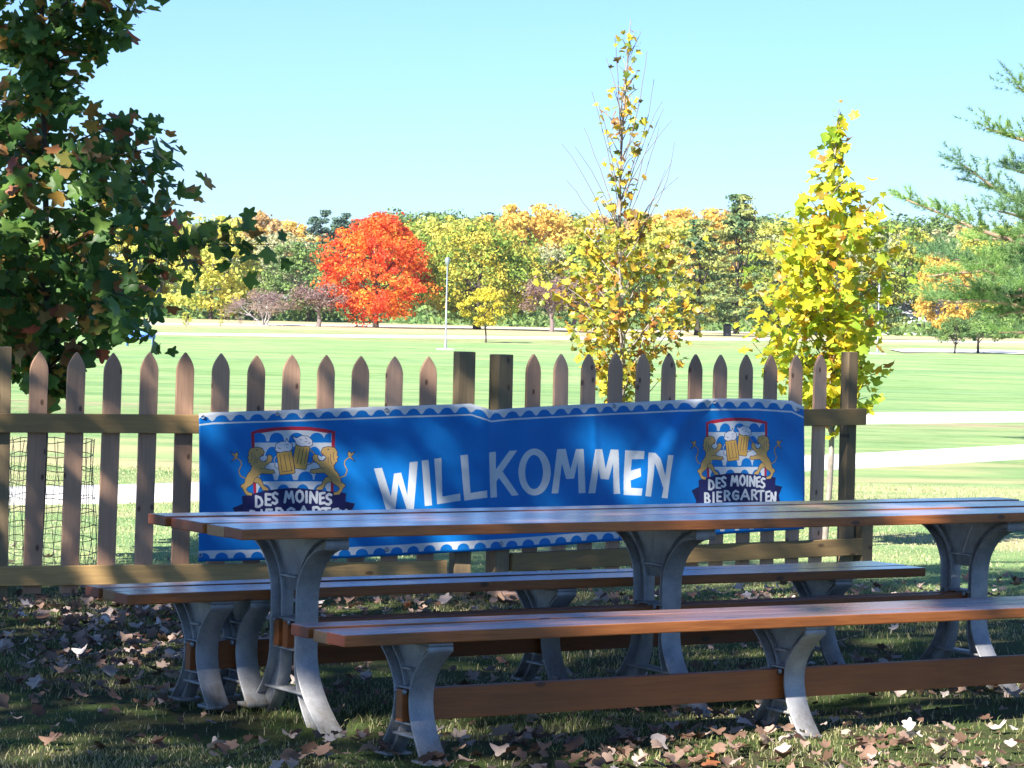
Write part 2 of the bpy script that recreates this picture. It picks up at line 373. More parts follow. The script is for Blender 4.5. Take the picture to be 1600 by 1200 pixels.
# ------------------------------------------------------------------ picnic table and benches
def curve_pts(fn,n=18):
    zs=np.linspace(0,1,n); return np.array([fn(z) for z in zs])
def leg_frame(parent,u,vc,H,foot,waist,top,strut,blocks,beamz,name='leg_frame'):
    """cast frame: two curved channel struts, top plate, panel, tie bar"""
    mb=MB(); hw=.046; th=.008
    zb_=H-(.046 if top>.2 else .030); z0=H*(.42 if top>.2 else .50); z1=H*(.66 if top>.2 else .52)
    lo_=np.linspace(0,z0,11); fl=waist+(foot-waist)*((z0-lo_)/z0)**(2.1 if top>.2 else 1.9)
    if top>.2:
        an_=np.linspace(0,np.pi/2,12); zu=z1+(zb_-z1)*np.sin(an_); fu=waist+(top-waist)*(1-np.cos(an_))
    else:
        an_=np.linspace(0,1,10); zu=z1+(zb_-z1)*an_; fu=waist+(top-waist)*an_**2
    zz=np.r_[lo_,zu]; f=np.r_[fl,fu]; q=zz/H
    for s in (-1,1):
        O=np.column_stack([s*f,zz])
        T=np.gradient(O,axis=0); T/=np.linalg.norm(T,axis=1,keepdims=True)
        Nn=np.column_stack([-T[:,1],T[:,0]])*s   # towards the centre
        stw=strut*(1+(1.1 if top>.2 else .4)*np.clip((.4-q)/.4,0,1)+.0)[:,None]
        if top>.2: stw=stw*np.r_[np.ones(11),np.linspace(1,.9,12)][:,None]
        I=O+Nn*stw
        I[:,1]=np.clip(I[:,1],0,H)
        if True:
            keep=I[:,0]*s; I[:,0]=s*np.maximum(keep,.012)
        mb.strip(O+[vc,0],O+Nn*th+[vc,0],u-hw,u+hw)             # outer flange
        mb.strip(I-Nn*th*.8+[vc,0],I+[vc,0],u-hw*.55,u+hw*.55)  # inner flange
        mb.strip(O+Nn*th*1.01+[vc,0],I-Nn*th*.81+[vc,0],u-.012,u+.012)  # web
        # foot pad
        fo=vc+s*foot; mb.box((u-hw-.002,min(fo,fo-s*.085),-.004),(u+hw+.002,max(fo,fo-s*.085),.010))
    mb.box((u-hw,vc-top,H-.012),(u+hw,vc+top,H-.001))
    for s in (-1,1):                                          # end blocks
        a=vc+s*top; mb.box((u-hw-.001,min(a,a-s*.012),zb_-.002),(u+hw+.001,max(a,a-s*.012),H-.0125))
    # upper panel between the struts
    zt=H*.70 if top>.2 else H*.62
    pv=[(-waist*.35,zt),(-top*.6,H-.013)]; 
    mb.strip(np.array([(vc-waist*.4,zt),(vc-top*.72,H-.013)]),np.array([(vc+waist*.4,zt),(vc+top*.72,H-.013)]),u-.009,u+.009)
    mb.box((u-hw*.7,vc-waist*.62,zt+.045),(u+hw*.7,vc+waist*.62,zt+.055))
    # tie bar near the ground and clasp round the beam
    mb.box((u-hw*.8,vc-foot*.42,H*.19),(u+hw*.8,vc+foot*.42,H*.19+.010))
    a,b_=beamz
    mb.box((u-hw*.9,vc-waist*.95,b_+.002),(u+hw*.9,vc+waist*.95,b_+.010)); mb.box((u-hw*.9,vc-waist*.95,a-.010),(u+hw*.9,vc+waist*.95,a-.002))
    if blocks==2: mb.box((u-hw*.9,vc-.006,a-.002),(u+hw*.9,vc+.006,b_+.002))
    fr=mb.build(name,M['metal'],parent)
    md=fr.modifiers.new('b','BEVEL'); md.width=.002; md.segments=1; md.limit_method='ANGLE'
    for s in (-1,1):
        for zb in ((a+b_)/2,):
            bo=MB(); an=np.linspace(0,2*np.pi,9)[:-1]
            x0=u-hw-.002; ring=[(x0-.007*k,vc+s*waist*.55+.009*math.cos(p),zb+.045+.009*math.sin(p)) for k in (0,1) for p in an]
            bo.add(ring,[(i,(i+1)%8,8+(i+1)%8,8+i) for i in range(8)]+[(8,9,10,11),(8,11,12,13),(8,13,14,15)])
            bo.build('bolt',M['galv'],fr)
    return fr
def furniture(B,name,label,cat,group,H,nplank,PT,foot,waist,top,strut,beams,beamz,stag):
    r=empty(name,(B['x'],B['y'],B['z']),(0,-B['t'],B['th']),label,cat,group)
    pw=B['W']/nplank-.010
    for i in range(nplank):
        o0=stag[i]; L=B['L']-o0-random.uniform(0,.012)
        me=board_mesh('plank',L,pw,PT,M['top'] if i else M['edge'],.004,.0022)
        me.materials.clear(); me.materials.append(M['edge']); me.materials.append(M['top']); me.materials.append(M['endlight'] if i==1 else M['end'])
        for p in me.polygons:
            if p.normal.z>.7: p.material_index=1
            elif abs(p.normal.x)>.7: p.material_index=2
        link('plank',me,r,(o0,pw/2+.005+i*B['W']/nplank,H-PT/2-(0,.003,.001,.004,.0)[i]))
    for l in B['legs']:
        leg_frame(r,l,B['W']/2,H-PT,foot,waist,top,strut,beams,beamz)
    a,b_=beamz; x0=B['legs'][0]-.055; x1=B['legs'][-1]+.055
    for s in ((-1,1) if beams==2 else (0,)):
        me=board_mesh('beam',x1-x0,.036,b_-a,M['beam'],.003,0)
        bo=link('beam',me,r,(x0,B['W']/2+s*.034,(a+b_)/2))
    return r
furniture(TB,'picnic_table','long reddish brown wooden picnic table on three grey curved metal legs','table',None,.76,5,.038,.345,.10,.31,.05,2,(.300,.395),[0,.012,.0,.022,.004])
furniture(NB,'bench','backless wooden bench in front of the table, nearest the viewer','bench','benches of the picnic table',.43,3,.038,.155,.048,.155,.034,1,(.125,.228),[0,.02,.008])
furniture(FB,'bench','backless wooden bench on the fence side of the table','bench','benches of the picnic table',.43,3,.038,.155,.048,.155,.034,1,(.125,.228),[0,.014,.004])

# ------------------------------------------------------------------ picket fence
def picket_mesh(name,Ht,w=.089,T=.019,seed=0):
    bm=bmesh.new(); pts=[(-w/2,0),(w/2,0),(w/2,Ht-.095)]
    for k in range(1,6):
        q=k/6; pts.append((w/2*(1-q**1.9),Ht-.095+.095*q))
    pts.append((0,Ht))
    for k in range(5,0,-1):
        q=k/6; pts.append((-w/2*(1-q**1.9),Ht-.095+.095*q))
    pts.append((-w/2,Ht-.095))
    f=bm.faces.new([bm.verts.new((x,0,z)) for x,z in pts])
    r=bmesh.ops.extrude_face_region(bm,geom=[f])
    for v in r['geom']:
        if isinstance(v,bmesh.types.BMVert): v.co.y+=T
    bmesh.ops.recalc_face_normals(bm,faces=bm.faces)
    bmesh.ops.bevel(bm,geom=[e for e in bm.edges],offset=.0025,segments=1,affect='EDGES')
    me=bpy.data.meshes.new(name); bm.to_mesh(me); bm.free(); me.materials.append(M['picket']); return me
def post_mesh(Ht,w=.089):
    me=board_mesh('post',Ht,w,w,M['post'],.004)
    me.transform(Matrix.Rotation(-math.pi/2,4,'Y')); return me
PK=picket_mesh('picket',1.17)
GL=dict(x=-2.2699,y=13.8677,th=.3801,t=.0014,z=.007)
GR=dict(x=.1181,y=14.8854,th=.6155,t=.0048,z=.0366)
def fence(B,u0,u1,pickets,posts,label,gh,lean=0.):
    r=empty('picket_fence',(B['x'],B['y'],B['z']),(0,-B['t'],B['th']),label,'fence','picket fence sections')
    for u in pickets:
        le=lean*max(0,1-max(u,0)/2.1)+random.uniform(-.006,.006); o=link('picket',PK,r,(u-le*1.17,0,gh-1.17+random.uniform(-.005,.005)),(random.uniform(-.004,.004),le,0))
    for (zc,h) in ((.857,.092),(.128,.094)):
        me=board_mesh('rail',u1-u0,.036,h,M['rail'],.004,.002)
        link('rail',me,r,(u0,-.0215,zc+random.uniform(-.003,.003)))
    for (u,h,dy,*pw_) in posts:
        link('post',post_mesh(h,*pw_),r,(u,dy,-.05))
    return r
uL=[i*.181 for i in range(-6,12) if i not in (-1,)]
fL=fence(GL,-1.3,2.10,uL,[(-.181,1.275,.046),(2.19,1.285,.02)],'left section of the wooden picket fence with pointed pickets',1.2078,.017)
uR=[i*.1783 for i in range(12)]
fR=fence(GR,-.14,2.27,uR,[(-.195,1.248,.02),(2.20,1.27,.035,.068)],'right section of the picket fence ending at the square post',1.2078)
st=empty('wooden_stake',loc(GR,2.30,.0,-.03),(0,0,GR['th']),'short square wooden stake at the foot of the right end post','stake')
link('post',board_mesh('stake',.30,.08,.08,M['post'],.004),st,(0,0,0),(0,-math.pi/2,0))
br=empty('brace_board',(0,0,0),(0,0,0),'weathered board lying slanted at the foot of the two middle posts','board')
a=gnd(705,925); b_=gnd(800,944); a[2]+=.10; b_[2]+=.03
d=Vector(b_-a); me=board_mesh('brace',d.length,.085,.035,M['picket'],.003)
br.location=a; ob=link('board',me,br); ob.rotation_euler=d.to_track_quat('X','Z').to_euler()

# ------------------------------------------------------------------ banner print, drawn as flat shapes into an image made here
SS=3
BX0,BX1=309.,1254.
def ytop(x): return np.interp(x,[305,330,430,540,640,735,765,800,900,1000,1100,1180,1235,1258],[647,644,641,637,633.5,630.5,641,637.5,632,627.5,622.5,622.5,626,637])
def ybot(x): return np.interp(x,[305,320,540,800,945,1100,1258],[878,877,872,858,846,836,826])
Wc=int((BX1-BX0)*SS); Hc=240*SS
img=np.zeros((Hc,Wc,3),np.float32)
gxp=BX0+(np.arange(Wc)+.5)/SS
vv=(np.arange(Hc)+.5)/Hc
PX=np.broadcast_to(gxp[None,:],(Hc,Wc)); yt=ytop(gxp); yb=ybot(gxp)
PY=yt[None,:]+vv[:,None]*(yb-yt)[None,:]
C_BLUE=np.array((.001,.16,.50)); C_WHITE=np.array((.56,.59,.62)); C_NAVY=np.array((.012,.014,.085)); C_RED=np.array((.42,.02,.045)); C_GOLD=np.array((.52,.33,.11)); C_BEER=np.array((.58,.34,.08)); C_FOAM=np.array((.62,.62,.66)); C_DK=np.array((.015,.02,.07))
img[:]=C_BLUE
def sub(x0,x1,pad=3):
    i0=max(0,int((x0-BX0-pad)*SS)); i1=min(Wc,int((x1-BX0+pad)*SS)+1); return i0,i1
def fill(poly,col):
    poly=np.asarray(poly,float); i0,i1=sub(poly[:,0].min(),poly[:,0].max())
    if i1<=i0: return
    x=PX[:,i0:i1]; y=PY[:,i0:i1]; ins=np.zeros(x.shape,bool); n=len(poly)
    for k in range(n):
        xa,ya=poly[k]; xb,yb_=poly[(k+1)%n]
        if ya==yb_: continue
        c=((ya>y)!=(yb_>y))&(x<(xb-xa)*(y-ya)/(yb_-ya)+xa); ins^=c
    img[:,i0:i1][ins]=col
def stroke(pl,w,col,closed=False,sx=1.,butt=False):
    pl=np.asarray(pl,float)
    if closed: pl=np.vstack([pl,pl[:1]])
    i0,i1=sub(pl[:,0].min()-w,pl[:,0].max()+w)
    if i1<=i0: return
    x=PX[:,i0:i1]; y=PY[:,i0:i1]; ins=np.zeros(x.shape,bool)
    for (xa,ya),(xb,yb_) in zip(pl[:-1],pl[1:]):
        dx,dy=xb-xa,yb_-ya; L2=dx*dx+dy*dy+1e-9
        tt=((x-xa)*dx+(y-ya)*dy)/L2
        if butt:
            e=w*.42/math.sqrt(L2); ok=(tt>-e)&(tt<1+e); ttc=tt
        else: ok=True; ttc=np.clip(tt,0,1)
        ins|=(((x-xa-ttc*dx)**2+(y-ya-ttc*dy)**2)<(w/2)**2)&ok
    img[:,i0:i1][ins]=col
# borders
xs=PX
dy_t=PY-yt[None,:]; dy_b=yb[None,:]-PY
cen=[]; x=316.; 
while x<1256: cen.append(x); x+=np.interp(x,[310,1250],[28.3,22.4])
cen=np.array(cen); sp=np.gradient(cen)
idx=np.abs(gxp[:,None]-cen[None,:]).argmin(1); du=(gxp-cen[idx])/sp[idx]     # -.5...5
prof=np.where(np.abs(du)<.36,np.sqrt(np.clip(1-(du/.36)**2,0,1)),0)
band_w=(dy_t<13.5)&~((13.5-dy_t)<prof[None,:]*8.5)
cut=np.where(np.abs(du)<.42,0,1)
img[band_w]=C_WHITE
img[(dy_t<13.5)&(dy_t>11.6)&(cut[None,:]==0)]=C_BLUE
img[(dy_t>16.0)&(dy_t<18.6)]=C_WHITE
bb=(dy_b<17.)&(dy_b>4.5)&~((dy_b-4.5)<prof[None,:]*9.)
img[bb]=C_WHITE
# word
def WP(l): return [(560+a/3.077,670+b/3.077) for a,b in l]
for l in ([(68,190),(106,186),(148,325),(163,214),(197,209),(226,318),(238,159),(277,156),(258,385),(224,388),(184,262),(168,392),(128,395)],
 [(296,152),(330,148),(348,367),(312,370)],[(358,143),(393,139),(398,325),(485,310),(487,345),(373,362)],
 [(486,127),(523,123),(535,308),(612,295),(613,330),(505,345)],
 [(622,113),(657,110),(658,195),(722,106),(760,103),(690,205),(768,318),(735,322),(672,235),(660,255),(663,328),(630,331)],
 [(948,97),(988,95),(1010,195),(1038,96),(1074,96),(1083,307),(1050,309),(1045,160),(1028,238),(990,240),(970,165),(953,309),(922,310)],
 [(1128,97),(1163,97),(1180,190),(1205,98),(1243,100),(1252,312),(1222,313),(1216,165),(1196,243),(1155,240),(1145,190),(1130,308),(1097,309)],
 [(1275,102),(1372,107),(1370,145),(1310,146),(1306,200),(1352,188),(1350,228),(1302,248),(1303,283),(1354,285),(1350,320),(1268,317)],
 [(1392,113),(1422,116),(1440,140),(1468,225),(1477,125),(1506,126),(1482,334),(1452,331),(1460,285),(1414,165),(1397,325),(1368,322)]):
    fill(WP(l),C_WHITE)
e=[(842+76*math.cos(a),207+113*math.sin(a)) for a in np.linspace(0,2*np.pi,60)]; fill(WP(e),C_WHITE)
e=[(840+42*math.cos(a),207+82*math.sin(a)) for a in np.linspace(0,2*np.pi,60)]; fill(WP(e),C_BLUE)
# crest
GLY={'D':[[(0,0),(0,1),(.35,1),(.8,.75),(.85,.45),(.6,.1),(0,0)]],'E':[[(1,.0),(.05,.03),(.05,1),(1,.97)],[(.05,.5),(.8,.47)]],
 'S':[[(.9,.1),(.5,0),(.12,.15),(.15,.38),(.8,.62),(.85,.85),(.5,1),(.05,.93)]],'M':[[(0,1),(.18,0),(.5,.62),(.8,0),(1,1)]],
 'O':[[(.5,0),(.85,.15),(1,.5),(.85,.85),(.5,1),(.15,.85),(0,.5),(.15,.15),(.5,0)]],'I':[[(.5,0),(.5,1)]],
 'N':[[(0,1),(.06,0),(.9,1),(1,0)]],'B':[[(0,0),(0,1),(.6,1),(1,.75),(.6,.48),(.0,.5)],[(.6,.48),(.85,.25),(.55,0),(0,0)]],
 'R':[[(0,1),(0,0),(.6,0),(.95,.25),(.6,.5),(0,.52)],[(.4,.52),(1,1)]],
 'G':[[(.95,.15),(.5,0),(.12,.2),(0,.55),(.2,.9),(.6,1),(.95,.85),(.95,.55),(.55,.55)]],
 'A':[[(0,1),(.5,0),(1,1)],[(.2,.68),(.8,.68)]],'T':[[(0,.02),(1,.02)],[(.5,0),(.5,1)]]}
LION=[(330,335),(350,330),(400,322),(455,335),(475,375),(465,410),(435,420),(420,440),(450,472),(490,470),(510,430),(505,410),(540,400),(565,430),(555,470),(520,495),(490,520),(480,545),(540,560),(575,560),(590,590),(550,605),(480,600),(440,600),(400,635),(430,645),(455,680),(470,720),(520,750),(525,775),(460,775),(440,740),(410,700),(365,690),(350,710),(300,740),(285,765),(310,790),(350,800),(345,830),(285,825),(260,790),(245,755),(220,735),(235,710),(265,695),(275,650),(300,600),(335,560),(345,515),(325,505),(330,490),(300,480),(312,455),(296,430),(312,410),(305,380)]
TAIL=[(275,645),(225,625),(205,570),(235,510),(230,470),(195,440),(165,425)]
TUFT=[(165,432),(118,370),(160,393),(190,368),(202,400),(190,432),(170,450),(122,478),(150,446)]
def crest(fx,fy,s):
    T=lambda l:[(fx(a),fy(b_)) for a,b_ in l]
    fill(T([(338,165),(430,135),(600,115),(770,108),(940,112),(1100,130),(1215,158),(1195,900),(365,900)]),C_RED)
    fill(T([(372,187),(600,152),(775,146),(950,150),(1180,182),(1168,900),(395,900)]),C_WHITE)
    for (yb_,cs,h) in ((268,(415,607,815,1025,1175),95),(478,(330,560,775,1000,1150),160),(672,(500,700,910,1080),95),(860,(480,680,880,1060),150)):
        for cx in cs:
            P_=[(cx-84,yb_+4),(cx-76,yb_-h*.28)]+[(cx-76*math.cos(a),yb_-h*.28-h*.72*math.sin(a)) for a in np.linspace(0,np.pi,14)]+[(cx+84,yb_+4)]
            P_=[(min(max(a,374),1176),b_) for a,b_ in P_]; fill(T(P_),C_BLUE)
        if yb_<800: fill(T([(374,yb_-6),(1177,yb_-6),(1177,yb_+8),(374,yb_+8)]),C_BLUE)
    # mugs
    stroke(T([(955,350),(995,380),(1000,440),(975,490),(935,505)]),13*s,C_DK); stroke(T([(955,350),(995,380),(1000,440),(975,490),(935,505)]),7*s,C_GOLD)
    rb=T([(805,300),(955,320),(918,545),(905,557),(800,545),(780,440)]); fill(rb,C_BEER); stroke(rb,6*s,C_DK,True)
    rf=T([(765,205),(812,228),(860,203),(930,208),(980,250),(984,300),(950,320),(905,312),(870,320),(815,298),(795,250)]); fill(rf,C_FOAM); stroke(rf,6*s,C_DK,True)
    for x0,x1 in ((850,820),(885,860),(925,900)): stroke(T([(x0,340),(x1,500)]),5*s,C_DK)
    stroke(T([(605,415),(580,450),(590,530),(640,560)]),13*s,C_DK); stroke(T([(605,415),(580,450),(590,530),(640,560)]),7*s,C_WHITE)
    lb=T([(605,385),(765,352),(803,585),(790,598),(650,614),(638,600)]); fill(lb,C_BEER); stroke(lb,6*s,C_DK,True)
    for x0,x1 in ((640,665),(685,715),(735,765)): stroke(T([(x0,400),(x1,565)]),5*s,C_DK)
    stroke(T([(660,582),(775,568)]),5*s,C_DK)
    lf=T([(588,350),(600,290),(650,265),(698,262),(714,230),(728,264),(770,290),(774,340),(740,372),(700,366),(650,380),(608,372)]); fill(lf,C_FOAM); stroke(lf,6*s,C_DK,True)
    for a,b_ in (((625,330),(650,342)),((700,300),(730,296)),((715,325),(722,330)),((850,240),(865,250)),((905,225),(920,240)),((900,270),(925,262)),((940,285),(955,275))): stroke(T([a,b_]),5*s,C_DK)
    # ribbon
    fill(T([(140,955),(245,912),(262,1195),(175,1170),(205,1075)]),C_NAVY*.7); fill(T([(1300,885),(1425,910),(1375,1010),(1410,1150),(1300,1190)]),C_NAVY*.7)
    fill(T([(238,835),(480,778),(640,757),(775,748),(900,755),(1050,772),(1330,802),(1305,1160),(775,1118),(262,1172)]),C_NAVY)
    for mir in (0,1):
        G_=(lambda l:[(1545-a,b_-6) for a,b_ in l]) if mir else (lambda l:l)
        h=[(412,425),(440,415),(470,432),(500,412),(508,440),(468,480)]; fill(T(G_(h)),C_WHITE)
        stroke(T(G_(TAIL)),30*s/2.2,C_DK); 
        for a in (LION,TUFT): fill(T(G_(a)),C_GOLD); stroke(T(G_(a)),6*s,C_DK,True)
        stroke(T(G_(TAIL)),17*s/2.2*1.1,C_GOLD)
        stroke(T(G_([(396,352),(402,352)])),11*s,C_DK); stroke(T(G_([(448,402),(460,402)])),9*s,C_RED)
        for q in ([(345,380),(350,430),(335,470)],[(375,400),(380,450),(365,500)],[(400,430),(402,470),(395,490)],[(360,690),(375,650),(400,635)],[(430,545),(470,548)],[(160,395),(175,430)]): stroke(T(G_(q)),4.5*s,C_DK)
    for ch,x0,x1,y0,y1,tl in (('D',388,465,838,945,-8),('E',490,545,812,925,-6),('S',562,622,798,912,-4),('M',694,784,788,896,0),('O',812,885,778,893,0),('I',900,940,788,898,0),('N',958,1030,792,900,2),('E',1058,1105,802,908,4),('S',1122,1180,812,920,5),
        ('B',330,395,990,1100,-6),('I',432,462,980,1090,-4),('E',498,556,972,1082,-4),('R',606,675,962,1068,-2),('G',718,795,958,1058,0),('A',834,946,944,1056,0),('R',990,1062,950,1058,2),('T',1080,1160,958,1072,3),('E',1194,1246,968,1082,4),('N',1268,1330,980,1096,6)):
        for g_ in GLY[ch]:
            stroke(T([(x0+(x1-x0)*a+tl*.0,y0+(y1-y0)*b_+tl*(a-.5)*(-1.2)) for a,b_ in g_]),27*s,C_WHITE)
crest(lambda a:340+a/6.667,lambda b_:650+b_/6.667,1/6.667)
kx=(94.7/130.5)/6.667; ky=(92.7/103.5)/6.667
crest(lambda a:1101.3+(a-340)*kx,lambda b_:654+(b_-120)*ky,1/8.2)
# soft dirt blotches belong to the cloth
im=bpy.data.images.new('banner_print',Wc,Hc,alpha=False,float_buffer=False)
srgb=np.where(img<=.0031308,img*12.92,1.055*np.power(np.clip(img,1e-6,1),1/2.4)-.055)
buf=np.ones((Hc,Wc,4),np.float32); buf[...,:3]=srgb[::-1]; im.pixels.foreach_set(buf.ravel()); im.update(); im.pack()
m,t,b=mat('printed_vinyl'); ti=N(t,'ShaderNodeTexImage'); ti.image=im; ti.interpolation='Linear'
tc=N(t,'ShaderNodeTexCoord'); n=noise(t,tc.outputs['Object'],5,6,.65)
c=mixc(t,mulf.__call__ and .5,ti.outputs[0],ramp(t,[(.3,(.62,.64,.68)),(.6,(1,1,1))],n.outputs[0]).outputs[0],'MULTIPLY') if False else mixc(t,.4,ti.outputs[0],ramp(t,[(.35,(.6,.62,.66)),(.6,(1,1,1))],n.outputs[0]).outputs[0],'MULTIPLY')
t.links.new(c,b.inputs['Base Color']); b.inputs['Roughness'].default_value=.55; b.inputs['Specular IOR Level'].default_value=.3
n2=noise(t,tc.outputs['Object'],900,2); bump(t,n2.outputs[0],b,.08,.001)
M['banner']=m
# plan of the banner: just in front of the rails of both sections
def fence_plane_pt(B,px,py,off):
    d=ray(px,py); c,s=math.cos(B['th']),math.sin(B['th'])
    ox,oy=B['x']+off*s*1.0, B['y']-off*c                       # shifted towards the camera (-v)
    # solve d*D on the line through (ox,oy) with direction (c,s)
    D=(ox*s-oy*c)/(d[0]*s-1.0*c); return np.array([d[0]*D,D,CH+d[2]*D])
NU,NV=300,44
Vb=[];uvb=[]
for i in range(NU+1):
    px=BX0+(BX1-BX0)*i/NU
    for j in range(NV+1):
        v=j/NV; py=float(ytop(px)+(ybot(px)-ytop(px))*v)
        pl=fence_plane_pt(GL,px,py,.053); pr=fence_plane_pt(GR,px,py,.053)
        w=min(1,max(0,(px-735)/50.)); w=w*w*(3-2*w)
        p=pl*(1-w)+pr*w
        # sag folds
        g_=lambda c0,s0:math.exp(-((px-c0)/s0)**2)
        fold=.006*math.sin(px*.021+1)*math.sin(v*3.1)+.010*g_(757,9)*(1-v*.6)*math.cos((px-757)*.1)
        fold+=.022*math.exp(-((px-(1090-(v)*150))/(14+30*v))**2)*(1-.35*v)-.018*math.exp(-((px-(1060-v*130))/(10+34*v))**2)*(1-.4*v)
        fold+=.005*math.exp(-((px-(925+v*6))/5)**2)*(1-v) +.007*math.sin(px*.05+v*2.5)*(v**2)*.6+.004*math.sin(px*.11)*math.exp(-v*5)
        fold+=.010*math.exp(-((px-(1112+v*70))/(7+20*v))**2)*(1-.6*v)
        dirn=np.array([math.sin(.5),-math.cos(.5),0]); Vb.append(p+dirn*(max(fold*1.15,-.006)+.012)); uvb.append((i/NU,1-v))
n1=NV+1; Fq=[(i*n1+j,i*n1+j+1,(i+1)*n1+j+1,(i+1)*n1+j) for i in range(NU) for j in range(NV)]
org=np.array(Vb[0]); bn=empty('banner',org,label='long blue banner reading WILLKOMMEN with two lion crests, hung on the picket fence',cat='banner')
cl=link('cloth',np_mesh('banner_cloth',np.array(Vb)-org,Fq,M['banner'],True,uv=uvb),bn)
sd=cl.modifiers.new('s','SOLIDIFY'); sd.thickness=.0012; sd.offset=1
def grommet(i,j):
    p=Vb[i*n1+j]-org+np.array([.0,-.004,0]); mb=MB(); a=np.linspace(0,2*np.pi,13)[:-1]
    R1,R2=.012,.006; V=[(p[0]+r*math.cos(q),p[1]-dy,p[2]+r*math.sin(q)) for r,dy in ((R1,0),(R1*.8,.003),(R2,.003),(R2,-.004)) for q in a]
    mb.add(V,[(k*12+q,k*12+(q+1)%12,(k+1)*12+(q+1)%12,(k+1)*12+q) for k in range(3) for q in range(12)]); mb.build('grommet',M['galv'],bn)
for fx,fv in ((.006,.965),(.13,.03),(.5,.965),(.31,.03),(.31,.965),(.69,.04),(.85,.03),(.992,.05),(.992,.96),(.008,.03),(.8,.965)): grommet(int(fx*NU),int(fv*NV))

# ------------------------------------------------------------------ wire cage round the first tree
CG=at(76,880,15.55); cgx,cgy=CG[0],CG[1]; cgz=float(ground_z(cgx,cgy))
cage=empty('wire_cage',(cgx,cgy,cgz),(0,0,0),'dark wire mesh cage standing round the trunk of the shaded maple','cage')
mb=MB(); R=.235
def cagep(a,z): return (R*(1+.05*math.sin(3*a+z*5))*math.cos(a)+.012*math.sin(z*9+a*3),R*(1+.04*math.cos(2*a))*math.sin(a),z)
for k,z in enumerate(np.linspace(.02,.70,10)):
    an=np.linspace(0,2*np.pi,49); mb.tube([cagep(a,z+.006*math.sin(a*7+k)) for a in an],.0022,4)
for a in np.linspace(0,2*np.pi,25)[:-1]:
    mb.tube([cagep(a+.02*math.sin(z*11),z) for z in np.linspace(0,.71,9)],.0018,4)
mb.build('wire_mesh',M['wire'],cage)

# ------------------------------------------------------------------ foliage tools
def rotmats(n,up=None,spread=1.0):
    """random rotations; if up given, leaf normals lean that way"""
    q=rng.normal(size=(n,3))*spread
    if up is not None: q=q+up
    z=q/np.linalg.norm(q,axis=1,keepdims=True)
    r=rng.normal(size=(n,3)); x=np.cross(r,z); x/=np.linalg.norm(x,axis=1,keepdims=True); y=np.cross(z,x)
    return np.stack([x,y,z],-1)
def cloud(C,Rm,s,TV,TF):
    n=len(C); V=np.einsum('nij,kj->nki',Rm,TV)*np.asarray(s).reshape(-1,1,1)+C[:,None,:]
    Fc=TF[None,:,:]+(np.arange(n)*len(TV))[:,None,None]
    return V.reshape(-1,3),Fc.reshape(-1,TF.shape[1])
# lobed leaf (unit width about 1), fan of triangles with a folded midrib
LO=[(.03,-.30)]
for a_,r_ in ((-28,.50),(28,.54),(90,.56),(152,.54),(208,.50)):
    for da,rr in ((-17,.80),(-7,.97),(5,1.),(16,.82)):
        t_=math.radians(a_+da); LO.append((r_*rr*math.cos(t_),r_*rr*math.sin(t_)))
    if a_<200:
        t_=math.radians(a_+29); LO.append((.34*math.cos(t_),.34*math.sin(t_)))
LO.append((-.03,-.30)); NLO=len(LO)
LV=np.array([(0,0,-.06)]+[(x,y,.16*abs(x)-.10*(y**2)) for x,y in LO]); LF=np.array([(0,i+1,(i+1)%NLO+1) for i in range(NLO)])
LV2=LV.copy(); LV2[:,2]=.5*np.abs(LV[:,0])**1.2-.25*LV[:,1]**2
LV3=LV.copy(); LV3[:,2]=-.35*np.abs(LV[:,0])+.15*LV[:,1]
TRI=np.array([(-.5,-.35,0),(.5,-.3,.05),(.08,.55,-.05)]),np.array([(0,1,2)])
QUAD=np.array([(-.5,-.25,0),(0,-.45,.08),(.5,.1,0),(.1,.5,-.08)]),np.array([(0,1,2),(0,2,3)])
def limb(p0,p1,r0,r1,bend=.15,n=6,sag=0):
    p0=np.array(p0,float);p1=np.array(p1,float);L=np.linalg.norm(p1-p0); q=np.linspace(0,1,n)
    off=rng.normal(size=3)*bend*L*.5
    P=p0+(p1-p0)*q[:,None]+off*(np.sin(q*np.pi))[:,None]; P[:,2]+=sag*np.sin(q*np.pi)*L
    P[1:-1]+=rng.normal(size=(n-2,3))*bend*L*.05
    return P,np.linspace(r0,r1,n)

